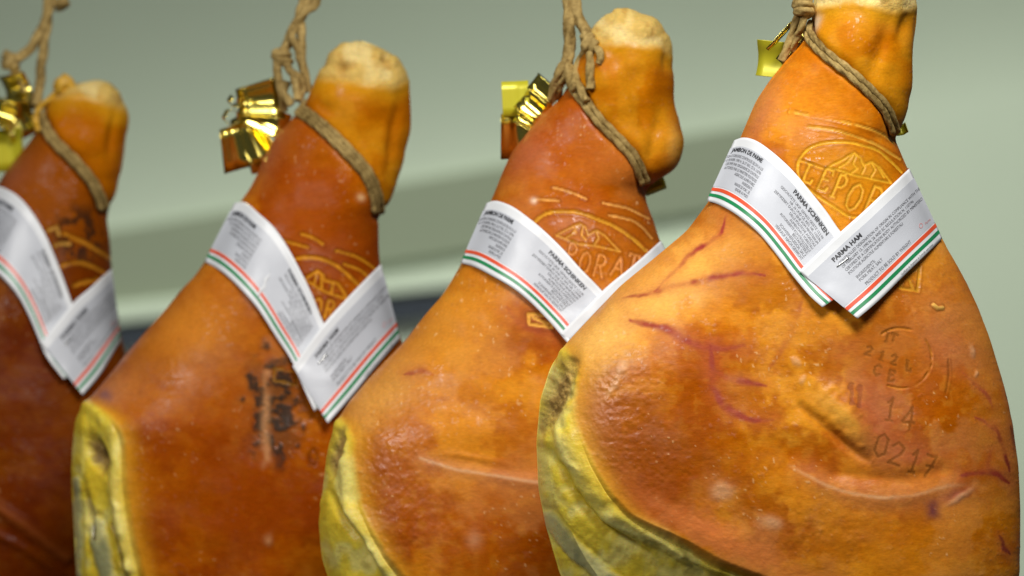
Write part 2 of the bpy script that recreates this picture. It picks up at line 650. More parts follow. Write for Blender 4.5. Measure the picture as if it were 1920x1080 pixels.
    def brand(s, polys, w=3.2, depth=2.4, colr=None, gap=0.35, name="brand_line", warp=2.0, broken=0.0, strength=0.85, edge=1.0):
        """a sunk line mark; its faces become a part of their own called name"""
        allp = np.vstack([np.array(P, float) for P in polys])
        ys = s.Y[:, 0]
        r = np.where((ys > allp[:, 1].min() - 20) & (ys < allp[:, 1].max() + 20))[0]
        if not len(r):
            return
        q = slice(r[0], r[-1] + 1)
        X, Y = s.X[q], s.Y[q]
        allm = np.zeros_like(X)
        alle = np.zeros_like(X)
        nn = fbm(X, Y, 10, 2, 5)
        ww = w * (1 - gap + 2 * gap * nn)
        br = sstep(broken - 0.08, broken + 0.05, fbm(X, Y, 30, 2, 7)) if broken else 1.0
        for P in polys:
            dd, t = pdist(X + warp * s.w1[q], Y + warp * s.w2[q], P)
            m = sstep(ww + 1.5, ww - 0.8, dd) * br
            allm = np.maximum(allm, m)
            alle = np.maximum(alle, np.exp(-((dd - ww - 2.5) / 2.2) ** 2) * br)
        g = fbm(X, Y, 14, 2, 2)[..., None]
        c1 = lin(216, 152, 44) if colr is None else colr
        s.C[q] += ((c1 * (0.66 + 0.6 * g)) - s.C[q]) * (allm * strength)[..., None]
        s.d[q] += -allm * depth + alle * depth * 0.3 * edge
        s.C[q] *= (1 - 0.22 * edge * alle * (1 - allm))[..., None]
        if name:
            k = 20 + len(s.names)
            s.names[k] = name
            lb = s.lab[q]
            lb[(allm > 0.45) & (s.fm[q] > 0)] = k

    def letters(s, rows, w, depth, colr, name, warp=2.0, strength=0.85, edge=1.0):
        for row in rows:
            s.brand(letter(*row), w, depth, colr, name=name, warp=warp, strength=strength, edge=edge)

    def arcs(s, lst, w, depth, colr=None, name="brand_arc", broken=0.0):
        for P in lst:
            s.brand([P], w, depth, colr, name=None if broken else name, broken=broken)

    def rope_groove(s, path, w=12, depth=13):
        dd, t = s.poly(smooth_poly(path, 40))
        s.d -= depth * np.exp(-(dd / w) ** 2) * s.fm

    def heel(s, path, colr=None):
        P = smooth_poly(path, 60)
        o = np.argsort(P[:, 1])
        xr = np.interp(s.Y, P[o, 1], P[o, 0])
        ylast = P[o[-1], 1]
        m = sstep(-4, 16, s.X - xr) * sstep(ylast + 14, ylast - 4, s.Y)
        n = fbm(s.X, s.Y, 60, 3, 2)
        s.mix(m * 0.8, lin(190, 114, 4))
        s.mix(m * sstep(0.5, 0.7, n) * 0.7, lin(172, 92, 0))
        s.mix(m * sstep(0.5, 0.3, n) * 0.5, lin(208, 142, 24))
        s.d += m * 3 + m * (fbm(s.X, s.Y, 80, 2, 3) - 0.5) * 15
        return m

    def shank_end(s, line):
        P = np.array(sorted(line), float)
        yb = np.interp(s.X, P[:, 0], P[:, 1]) + 9 * s.w1
        m = sstep(12, -14, s.Y - yb)
        s.mix(sstep(46, 0, s.Y - yb) * 0.75, lin(204, 146, 24))
        n = fbm(s.X, s.Y, 16, 3, 1)
        n2 = fbm(s.X, s.Y, 42, 2, 3)
        s.mix(m, lin(204, 170, 92))
        s.mix(m * sstep(0.52, 0.70, n) * 0.6, lin(190, 146, 74))
        s.mix(m * sstep(0.56, 0.36, n2) * 0.75, lin(224, 200, 134))
        s.d += m * ((n - 0.5) * -5 + (n2 - 0.5) * 14) + 1.5 * np.exp(-((s.Y - yb - 4) / 9) ** 2)
        s.lab[(m > 0.5)] = 2
        return m

    def cut_face(s, h, groove=None, cavity=None, grey=None, ridge=None, slit=None):
        y0, xe_a = h.cut
        xe = np.interp(s.Y, h.yy, xe_a) + 7 * s.w1
        on = sstep(y0 - 14, y0 + 14, s.Y)
        m = sstep(12, -12, s.X - xe) * on
        m = np.maximum(m, (1 - s.fm) * sstep(y0, y0 + 60, s.Y) * sstep(0.5, 0.2, (s.X - h.prof(s.Y)[0]) / 900.0))
        near = np.exp(-((s.X - xe - 9) / 15) ** 2) * on * s.fm
        near = np.exp(-((s.X - xe - 4) / 26) ** 2) * on * s.fm
        s.mix(near * 0.7, lin(216, 150, 34))
        n = fbm(s.X, s.Y * 0.7, 46, 3, 4)
        n2 = fbm(s.X, s.Y, 14, 3, 5)
        s.mix(m, lin(236, 208, 66))
        s.mix(m * sstep(0.45, 0.7, n) * 0.55, lin(212, 174, 20))
        s.mix(m * sstep(0.5, 0.3, n) * 0.75, lin(236, 220, 128))
        s.mix(m * sstep(0.55, 0.75, n2) * 0.3, lin(160, 122, 22))
        s.d += m * ((n - 0.5) * 8 + (n2 - 0.5) * 1.6)
        # rolled lip of fat along the edge of the rind
        s.d += 6 * np.exp(-((s.X - xe + 14) / 18) ** 2) * on * s.fm
        s.gloss += (0.35 - s.gloss) * m
        s.lab[m > 0.5] = 1
        if ridge:
            for pts, w in ridge:
                dd, t = s.poly(smooth_poly(pts, 26), 6)
                mm = np.exp(-(dd / (w * (0.6 + 0.8 * n))) ** 2) * s.fm * sstep(-0.05, 0.15, t) * (0.45 + 0.55 * sstep(0.35, 0.6, fbm(s.X, s.Y, 60, 2, 6)))
                s.mix(mm * 0.9, lin(236, 220, 130))
                s.d += mm * 9
        if groove:
            for pts, w, dp in groove:
                dd, t = s.poly(smooth_poly(pts, 26), 6)
                fade = np.sin(np.clip(t, 0, 1) * math.pi * 0.94 + 0.1)
                s.d -= dp * np.exp(-(dd / w) ** 2) * s.fm * fade
                s.mix(np.exp(-(dd / (w * .6)) ** 2) * 0.35 * s.fm * fade, lin(170, 134, 24))
        if grey:
            for pts, w in grey:
                dd, t = s.poly(smooth_poly(pts, 20), 10)
                mm = sstep(w * 1.1, w * .45, dd) * s.fm
                s.mix(mm * 0.85, lin(196, 190, 134))
                s.mix(mm * sstep(0.45, 0.65, n) * 0.7, lin(120, 122, 88))
                s.d += mm * 2 - np.exp(-((dd - w) / 6) ** 2) * 2 * s.fm
                s.gloss += (0.6 - s.gloss) * mm
                s.lab[mm > 0.5] = 6
        if slit:
            for pts, w, dp in slit:
                dd, t = s.poly(smooth_poly(pts, 20), 5)
                mm = np.exp(-(dd / w) ** 2) * s.fm
                s.d -= dp * mm
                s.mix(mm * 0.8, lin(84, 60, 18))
        if cavity:
            for cx, cy, rx, ry, ang, dp in cavity:
                q = s.blob(cx, cy, rx, ry, ang, 8, 4.0) * s.fm
                s.d -= dp * q
                s.mix(q, lin(172, 138, 74))
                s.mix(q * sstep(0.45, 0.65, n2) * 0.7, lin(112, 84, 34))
                s.d += q * (n2 - 0.5) * 8
                s.lab[q > 0.5] = 5


# ------------------------------------------------------------------ ham outlines (photo pixels at each ham's own distance)
H4 = Ham(7.0,
         left=[(1600, -78), (1560, -70), (1538, -40), (1527, 5), (1526, 30), (1517, 60), (1505, 82), (1480, 107), (1447, 147), (1420, 187),
               (1403, 227), (1390, 258), (1362, 318), (1330, 378), (1290, 432), (1230, 482), (1165, 535), (1105, 598), (1060, 646),
               (1032, 690), (1013, 750), (1006, 830), (1010, 920), (1024, 990), (1050, 1080), (1105, 1180), (1200, 1280), (1330, 1370), (1470, 1430)],
         right=[(1610, -78), (1690, -66), (1716, -30), (1724, 10), (1722, 40), (1713, 100), (1710, 167), (1704, 207), (1693, 240), (1680, 256),
                (1686, 270), (1704, 312), (1728, 365), (1764, 440), (1798, 500), (1832, 570), (1862, 640), (1886, 720), (1904, 800), (1914, 880),
                (1918, 960), (1916, 1080), (1890, 1180), (1820, 1290), (1700, 1380), (1500, 1430)],
         tkeys=[(-78, 88), (60, 92), (160, 100), (250, 118), (330, 140), (450, 165), (600, 200), (800, 228), (1000, 236), (1200, 220), (1430, 160)],
         top=-78, bottom=1430,
         cut=[(1050, 640), (1064, 660), (1080, 704), (1074, 777), (1091, 822), (1110, 868), (1139, 921), (1173, 964), (1250, 1004), (1317, 1046), (1392, 1078), (1500, 1130), (1560, 1200), (1580, 1430)])

H3 = Ham(7.22,
         left=[(1172, 12), (1152, 18), (1128, 34), (1112, 56), (1092, 100), (1070, 150), (1052, 184), (1017, 213), (987, 250), (960, 283), (943, 320), (928, 358),
               (905, 410), (866, 492), (850, 520), (828, 555), (798, 588), (758, 640), (700, 700), (652, 755), (628, 795), (616, 830),
               (608, 880), (602, 930), (596, 990), (602, 1050), (625, 1120), (690, 1220), (800, 1310), (960, 1380)],
         right=[(1176, 12), (1192, 17), (1213, 28), (1233, 43), (1247, 67), (1257, 97), (1260, 133), (1267, 200), (1272, 233), (1277, 270), (1272, 300),
                (1262, 316), (1240, 334), (1212, 352), (1212, 376), (1224, 408), (1238, 450), (1262, 500), (1300, 570), (1340, 660), (1385, 780), (1415, 900), (1428, 1000),
                (1420, 1100), (1370, 1220), (1250, 1320), (990, 1380)],
         tkeys=[(12, 78), (120, 88), (250, 92), (350, 112), (450, 140), (600, 175), (800, 215), (1000, 226), (1200, 210), (1380, 150)],
         top=12, bottom=1380,
         cut=[(636, 782), (650, 797), (663, 824), (660, 850), (671, 905), (678, 950), (700, 999), (724, 1039), (752, 1078), (800, 1140), (900, 1250), (960, 1380)])

H2 = Ham(7.44,
         left=[(668, 74), (640, 86), (616, 112), (606, 135), (588, 163), (566, 200), (541, 226), (513, 257), (493, 293), (477, 333), (464, 357), (452, 372), (440, 392),
               (386, 488), (366, 519), (340, 546), (300, 592), (240, 655), (190, 718), (162, 750), (146, 772), (136, 798), (131, 858), (130, 900), (134, 976),
               (139, 1078), (160, 1160), (230, 1260), (350, 1340), (470, 1380)],
         right=[(676, 74), (702, 83), (731, 97), (750, 113), (758, 140), (767, 165), (768, 200), (765, 250), (757, 277), (747, 310), (735, 350), (727, 376), (715, 398), (706, 410),
                (706, 434), (708, 489), (726, 550), (750, 634), (775, 700), (810, 790), (840, 890), (850, 1000), (840, 1100), (790, 1220), (690, 1320), (500, 1380)],
         tkeys=[(74, 72), (180, 84), (300, 90), (400, 108), (500, 132), (650, 165), (800, 195), (1000, 208), (1200, 195), (1380, 140)],
         top=74, bottom=1380,
         cut=[(160, 752), (204, 775), (226, 804), (235, 847), (237, 902), (243, 958), (252, 1013), (266, 1078), (300, 1150), (400, 1260), (470, 1380)])

H1 = Ham(7.66,
         left=[(176, 152), (150, 159), (128, 170), (100, 184), (80, 210), (56, 259), (22, 300), (0, 330), (-22, 370), (-75, 490), (-110, 540), (-190, 640), (-260, 720), (-310, 790),
               (-330, 880), (-325, 1000), (-300, 1120), (-220, 1240), (-100, 1330), (20, 1380)],
         right=[(182, 152), (207, 163), (226, 181), (234, 207), (235, 226), (226, 274), (217, 326), (214, 352), (200, 390), (197, 410), (202, 455), (206, 507), (222, 630), (238, 690), (270, 780),
                (310, 880), (335, 1000), (325, 1120), (260, 1240), (160, 1330), (40, 1380)],
         tkeys=[(152, 66), (240, 80), (330, 88), (420, 110), (520, 132), (650, 162), (800, 190), (1000, 202), (1200, 190), (1380, 130)],
         top=152, bottom=1380)

ROPE4 = [(1512, 40), (1520, 67), (1547, 100), (1597, 140), (1640, 180), (1663, 207), (1682, 250)]
ROPE3 = [(1060, 130), (1078, 165), (1100, 195), (1125, 228), (1160, 263), (1190, 298), (1210, 345)]
ROPE2 = [(545, 195), (590, 226), (640, 272), (685, 322), (703, 362), (708, 400)]
ROPE1 = [(68, 195), (75, 222), (100, 262), (140, 302), (175, 345), (194, 392)]


# ------------------------------------------------------------------ nearest ham: relief and colour
def feat4(h, X, Y, fm):
    p = Paint(h, X, Y, fm)
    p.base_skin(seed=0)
    # leg a warmer orange, light on the upper left shoulder painted paler
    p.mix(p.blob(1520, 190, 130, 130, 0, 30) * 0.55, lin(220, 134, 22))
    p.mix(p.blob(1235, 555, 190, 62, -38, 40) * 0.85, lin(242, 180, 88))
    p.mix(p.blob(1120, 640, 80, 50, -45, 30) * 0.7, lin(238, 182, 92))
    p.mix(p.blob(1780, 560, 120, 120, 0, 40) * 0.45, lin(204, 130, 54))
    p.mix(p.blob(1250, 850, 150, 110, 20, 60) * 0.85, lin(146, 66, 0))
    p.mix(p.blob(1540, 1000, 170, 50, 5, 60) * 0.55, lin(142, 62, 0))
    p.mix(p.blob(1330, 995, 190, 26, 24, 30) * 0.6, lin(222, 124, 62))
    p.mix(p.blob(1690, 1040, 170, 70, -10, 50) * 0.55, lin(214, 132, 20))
    p.mix(p.blob(1860, 820, 50, 190, -6, 40) * 0.5, lin(190, 116, 18))
    p.goose(1165, 700, 75, 120, 12)
    p.goose(1230, 870, 150, 90, 30, 0.9)
    p.goose(1520, 990, 160, 60, 0, 0.8)
    # mauve, dry left flank of the leg
    p.mix(p.blob(1425, 215, 26, 70, 24, 14) * 0.55, lin(172, 100, 78))
    p.flecks()
    m = p.heel(ROPE4)
    p.rope_groove(ROPE4)
    p.d += p.blob(1590, 70, 42, 48) * 10 - p.blob(1650, 95, 16, 60, 20) * 8 + p.blob(1640, 160, 40, 40) * 6 - p.blob(1700, 50, 14, 34, 20) * 12
    p.mix(p.blob(1530, 38, 9, 22, 10, 10) * 0.9, lin(216, 196, 170))
    p.shank_end([(1500, 16), (1530, 12), (1600, -2), (1640, 14), (1680, 20), (1724, 10), (1740, 6)])
    p.cut_face(h,
               groove=[([(1012, 838), (1050, 872), (1076, 926), (1122, 984), (1182, 1022), (1242, 1072)], 9, 16)],
               ridge=[([(1046, 770), (1055, 820), (1080, 880), (1112, 930), (1150, 975), (1240, 1015), (1330, 1070)], 15)],
               grey=[([(1026, 975), (1062, 1020), (1110, 1064), (1170, 1110)], 21)],
               cavity=[(1044, 738, 24, 76, 22, 13)])
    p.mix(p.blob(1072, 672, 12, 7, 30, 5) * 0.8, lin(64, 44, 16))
    # veins
    V = lin(150, 52, 50)
    p.vein([(1182, 601), (1240, 615), (1269, 627), (1288, 639), (1317, 649), (1351, 651), (1392, 648)], 8, 0.9)
    p.vein([(1331, 692), (1365, 707), (1399, 716), (1432, 721)], 6, 0.8)
    p.vein([(1330, 650), (1331, 692), (1336, 724), (1346, 748), (1365, 767), (1389, 781), (1446, 787)], 7, 0.9)
    p.vein([(1170, 560), (1230, 545), (1280, 533), (1330, 522), (1363, 515), (1397, 512), (1430, 518)], 6, 0.85)
    p.vein([(1363, 405), (1355, 425), (1343, 443), (1323, 460), (1300, 473), (1262, 510), (1225, 545)], 4.5, 0.7, V)
    p.vein([(1500, 560), (1480, 620), (1440, 690)], 7, 0.35)
    p.vein([(1800, 700), (1830, 720), (1850, 745), (1858, 765)], 4, 0.6)
    p.vein([(1862, 800), (1876, 830), (1890, 885)], 5, 0.85, lin(104, 30, 22))
    p.vein([(1853, 845), (1851, 875), (1872, 892), (1892, 906)], 5, 0.9, lin(120, 34, 26))
    p.vein([(1800, 890), (1840, 884), (1872, 892)], 5, 0.75, lin(136, 44, 36))
    p.vein([(1870, 1005), (1880, 1022), (1893, 1040)], 4, 0.8, lin(104, 30, 22))
    p.vein([(1826, 780), (1846, 795), (1866, 812)], 3.5, 0.6)
    p.vein([(1896, 800), (1902, 830), (1906, 850)], 4, 0.7, lin(96, 34, 16))
    p.vein([(1890, 730), (1896, 752)], 4, 0.6, lin(96, 34, 16))
    # mauve ground round the stamps
    p.mix(p.blob(1640, 770, 46, 120, -18, 40) * 0.5, lin(170, 92, 66))
    p.mix(p.blob(1690, 850, 90, 34, 10, 30) * 0.5, lin(172, 92, 66))
    p.mix(p.blob(1560, 640, 70, 26, 35, 30) * 0.45, lin(166, 84, 48))
    p.mix(p.blob(1770, 650, 60, 40, 30, 30) * 0.4, lin(190, 110, 78))
    p.mix(p.blob(1668, 660, 70, 60, 0, 18, 4) * 0.45, lin(176, 96, 14))
    # bone spur with a gouge beside it
    p.d += p.blob(1586, 780, 76, 26, 44, 16) * 13
    p.mix(p.blob(1572, 780, 62, 20, 44, 18) * 0.75, lin(214, 156, 62))
    dd, t = p.poly(smooth_poly([(1500, 758), (1545, 800), (1590, 838), (1630, 862)], 20), 5)
    p.d -= 9 * np.exp(-(dd / 9) ** 2) * fm * np.sin(np.clip(t * .9 + .1, 0, 1) * math.pi) ** .5
    p.mix(np.exp(-(dd / 6) ** 2) * 0.5, lin(120, 62, 10))
    p.d -= p.blob(1520, 860, 120, 34, 12) * 6
    # long crease with a pale crest
    dd, t = p.poly(smooth_poly([(1470, 868), (1530, 900), (1570, 916), (1631, 929), (1700, 928), (1765, 912), (1810, 905)], 26), 5)
    fade = np.sin(np.clip(t, 0, 1) * math.pi) ** 0.6
    p.d += 4 * np.exp(-(dd / 17) ** 2) * fade
    p.mix(np.exp(-(dd / 26) ** 2) * 0.5 * fade, lin(204, 130, 80))
    p.mix(np.exp(-(dd / 3.4) ** 2) * 0.55 * fade * (0.4 + 1.1 * fbm(X, Y, 40, 2, 1)), lin(226, 176, 126))
    dd, t = p.poly(smooth_poly([(1560, 884), (1631, 893), (1700, 893), (1760, 880)], 26), 6)
    p.d -= 3.5 * np.exp(-(dd / 13) ** 2)
    dd, t = p.poly(smooth_poly([(1770, 960), (1800, 940), (1830, 912)], 12), 6)
    p.mix(p.blob(1742, 955, 14, 18, -15, 16) * 0.85, lin(96, 44, 58))
    p.mix(p.blob(1785, 925, 34, 12, -20, 16) * 0.6, lin(150, 70, 70))
    # grease spots and salt crumbs, plus the left flank's shine painted pale
    for cx, cy, rx, ry, an in [(1489, 678, 9, 7, 50), (1501, 709, 5, 9, 20), (1820, 659, 5, 14, -10), (1827, 700, 4, 6, 0),
                               (1165, 690, 10, 15, 10), (1352, 918, 21, 18, 0), (1440, 975, 22, 14, 20), (1795, 930, 26, 6, -32), (1150, 720, 6, 26, 30)]:
        q = p.blob(cx, cy, rx, ry, an, 9, 3)
        p.mix(q * 0.5, lin(220, 170, 124))
        p.d += q * 1.5
    p.brand([[(1747, 573), (1754, 579), (1763, 578)]], 3, -2, lin(230, 180, 90), name=None)
    p.mix(p.blob(1595, 330, 100, 62, 20, 12, 5) * 0.7, lin(202, 128, 14))
    # sunk brand of the maker
    G = []
    G.append(smooth_poly([(1640, 405), (1597, 408), (1567, 393), (1533, 370), (1507, 347), (1495, 327), (1496, 305), (1506, 287), (1522, 276), (1547, 269), (1580, 267), (1613, 272), (1647, 283), (1673, 303), (1692, 322)], 60))
    p.brand(G, 2.1, 1.3, lin(222, 164, 42), name="brand_oval")
    G = [smooth_poly([(1480, 209), (1520, 216), (1587, 230), (1640, 245), (1680, 265)], 20),
         smooth_poly([(1482, 264), (1492, 247), (1507, 238), (1540, 240), (1580, 249), (1640, 270), (1690, 297)], 26)]
    p.arcs(G, 2.2, 1.0, lin(222, 162, 56), broken=0.46)
    p.brand([[(1502, 302), (1520, 308), (1541, 316)]], 2.0, 1.4)
    mt = [[(1550, 315), (1570, 304), (1600, 288), (1612, 296), (1617, 310), (1633, 304), (1648, 314), (1670, 343)],
          [(1670, 343), (1632, 336), (1593, 327), (1570, 319), (1550, 315)]]
    for a, b in [((1598, 292), (1584, 306)), ((1590, 303), (1572, 314)), ((1603, 293), (1598, 306)), ((1598, 306), (1606, 316)), ((1606, 316), (1596, 324)),
                 ((1612, 300), (1620, 314)), ((1620, 314), (1614, 326)), ((1633, 306), (1640, 318)), ((1640, 318), (1632, 332)), ((1646, 316), (1656, 332))]:
        mt.append([a, b])
    p.brand(mt, 1.5, 1.1, lin(222, 166, 44), name="brand_mountain")
    q = p.blob(1610, 316, 46, 20, 18, 10, 4)
    p.mix(q * 0.45, lin(212, 150, 34))
    p.letters([('L', 1517, 326, 21, 34, 17, -0.1), ('E', 1546, 338, 21, 41, 18, -0.1), ('P', 1573, 350, 20, 45, 18, -0.1),
               ('O', 1600, 370, 26, 52, 18, -0.1), ('R', 1636, 376, 24, 52, 18, -0.1), ('A', 1664, 384, 24, 46, 18, -0.1)],
              1.9, 1.3, lin(224, 166, 48), "brand_letter")
    p.brand([[(1690, 520), (1722, 500), (1718, 545), (1684, 540), (1690, 520)], [(1700, 515), (1708, 540)]], 2.4, 1.8, name="brand_seal")
    # sunk inspection stamps
    ST = lin(126, 72, 24)
    cir = [(1684 + 60 * math.cos(a) * (1 if math.cos(a) > 0 else .95), 671 + 56 * math.sin(a)) for a in np.linspace(-2.2, 2.0, 30)]
    p.brand([cir], 1.5, 2.2, lin(190, 118, 30), broken=0.42, name="stamp_ring", strength=0.6, edge=0.4)
    p.letters([('I', 1659, 632, 9, 17, 20), ('T', 1672, 634, 11, 17, 20), ('2', 1626, 657, 13, 17, 20), ('1', 1650, 668, 10, 17, 15), ('2', 1672, 674, 13, 18, 15),
               ('L', 1701, 685, 11, 17, 15), ('C', 1641, 695, 14, 18, 15), ('E', 1667, 705, 12, 19, 12),
               ('1', 1665, 767, 19, 42, 8), ('4', 1698, 781, 24, 42, 8), ('0', 1648, 834, 26, 44, 16), ('2', 1677, 849, 27, 42, 16), ('1', 1709, 864, 20, 42, 14),
               ('7', 1738, 873, 24, 40, 14)], 2.0, 0.7, ST, "stamp_character", warp=6.0, strength=0.66, edge=0.0)
    p.letters([('1', 1592, 738, 10, 36, 6), ('1', 1607, 743, 10, 36, 6)], 3.4, 0.6, lin(122, 62, 44), "stamp_character", warp=9, strength=0.5, edge=0.0)
    p.brand([[(1774, 650), (1777, 700), (1768, 745)]], 1.5, 0.8, ST, broken=0.5, name=None, strength=0.5)
    return p.d, p.C, p.lab, p.names, p.gloss


def feat3(h, X, Y, fm):
    p = Paint(h, X, Y, fm)
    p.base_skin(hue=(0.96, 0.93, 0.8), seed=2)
    p.mix(p.blob(1070, 330, 130, 150, 0, 40) * 0.75, lin(172, 82, 2))
    p.mix(p.blob(840, 610, 130, 90, -35, 40) * 0.65, lin(216, 146, 50))
    p.mix(p.blob(720, 740, 90, 50, -45, 30) * 0.7, lin(222, 164, 80))
    p.mix(p.blob(850, 800, 170, 120, 10, 60) * 0.4, lin(200, 118, 32))
    p.mix(p.blob(985, 290, 34, 60, 30, 14) * 0.5, lin(164, 90, 66))
    p.goose(720, 780, 70, 90, 20)
    p.goose(770, 950, 110, 110, 20, 1.2)
    p.flecks(seed=1)
    p.heel(ROPE3)
    p.rope_groove(ROPE3)
    p.d += p.blob(1140, 150, 26, 34) * 8 - p.blob(1196, 200, 12, 60, -20) * 9 - p.blob(1244, 110, 10, 24) * 7 - p.blob(1225, 260, 12, 50, 10) * 6 + p.blob(1258, 265, 14, 40) * 6
    p.mix(p.blob(1258, 275, 12, 44, 0, 10) * 0.5, lin(220, 168, 84))
    p.shank_end([(1090, 60), (1112, 62), (1133, 82), (1183, 83), (1233, 89), (1256, 106), (1270, 112)])
    p.cut_face(h,
               groove=[([(610, 912), (622, 925), (641, 960), (674, 1008), (716, 1078)], 8, 13)],
               ridge=[([(648, 850), (648, 900), (655, 945), (680, 990), (705, 1030), (740, 1080)], 12)],
               cavity=[(632, 850, 12, 46, 14, 10)])
    p.vein([(760, 700), (790, 694), (815, 702)], 5, 0.6)
    p.vein([(950, 575), (970, 600), (1000, 615), (1050, 625)], 7, 0.5)
    p.mix(p.blob(1010, 600, 55, 24, 30, 20) * 0.5, lin(160, 80, 50))
    p.mix(p.blob(830, 745, 12, 7, 0, 6) * 0.5, lin(150, 74, 30))
    p.mix(p.blob(890, 1008, 14, 18, 0, 8) * 0.5, lin(208, 150, 110))
    dd, t = p.poly(smooth_poly([(790, 858), (850, 876), (920, 888), (1000, 900), (1060, 906)], 26), 5)
    p.d += 4 * np.exp(-(dd / 12) ** 2) * np.sin(t * math.pi * .5 + .1)
    p.mix(np.exp(-(dd / 18) ** 2) * 0.45, lin(206, 134, 84))
    p.mix(np.exp(-(dd / 3) ** 2) * 0.6, lin(224, 178, 132))
    dd, t = p.poly(smooth_poly([(800, 845), (860, 850), (920, 862), (980, 872)], 26), 5)
    p.d += 2.5 * np.exp(-(dd / 6) ** 2) * np.sin(t * math.pi)
    p.mix(p.blob(1110, 460, 90, 60, 18, 12, 4) * 0.5, lin(188, 104, 12))
    p.brand([smooth_poly([(1000, 420), (1012, 408), (1037, 398), (1081, 399), (1126, 414), (1170, 435), (1212, 470)], 30)], 2.8, 1.9, name="brand_oval")
    p.arcs([smooth_poly([(1037, 352), (1068, 360), (1099, 373)], 8), smooth_poly([(1129, 381), (1175, 391), (1216, 409)], 8),
             smooth_poly([(1141, 404), (1190, 416), (1222, 446)], 8), [(1004, 373), (1047, 377)]], 1.8, 1.6, lin(228, 160, 80))
    mt = [[(1043, 442), (1070, 428), (1087, 420), (1097, 426), (1102, 441), (1117, 432), (1132, 441), (1161, 471)], [(1161, 471), (1120, 462), (1084, 458), (1043, 442)]]
    for a, b in [((1086, 423), (1074, 436)), ((1080, 436), (1062, 446)), ((1092, 428), (1090, 440)), ((1090, 440), (1098, 450)), ((1117, 434), (1122, 446)), ((1122, 446), (1114, 458))]:
        mt.append([a, b])
    p.brand(mt, 1.7, 1.4, lin(216, 150, 56), name="brand_mountain")
    p.letters([('P', 1071, 476, 18, 36, 14), ('O', 1096, 492, 20, 40, 14), ('R', 1124, 498, 20, 40, 14), ('A', 1158, 500, 22, 36, 14), ('T', 1186, 492, 20, 30, 16)],
              1.7, 1.6, lin(218, 140, 70), "brand_letter")
    p.brand([[(990, 588), (1030, 590), (1034, 614), (992, 606), (990, 588)], [(1000, 594), (1025, 606)]], 3.0, 2.0, lin(220, 160, 66), name="brand_seal")
    p.mix(p.blob(1000, 376, 6, 6, 0, 4) * 0.9, lin(232, 200, 170))
    return p.d, p.C, p.lab, p.names, p.gloss


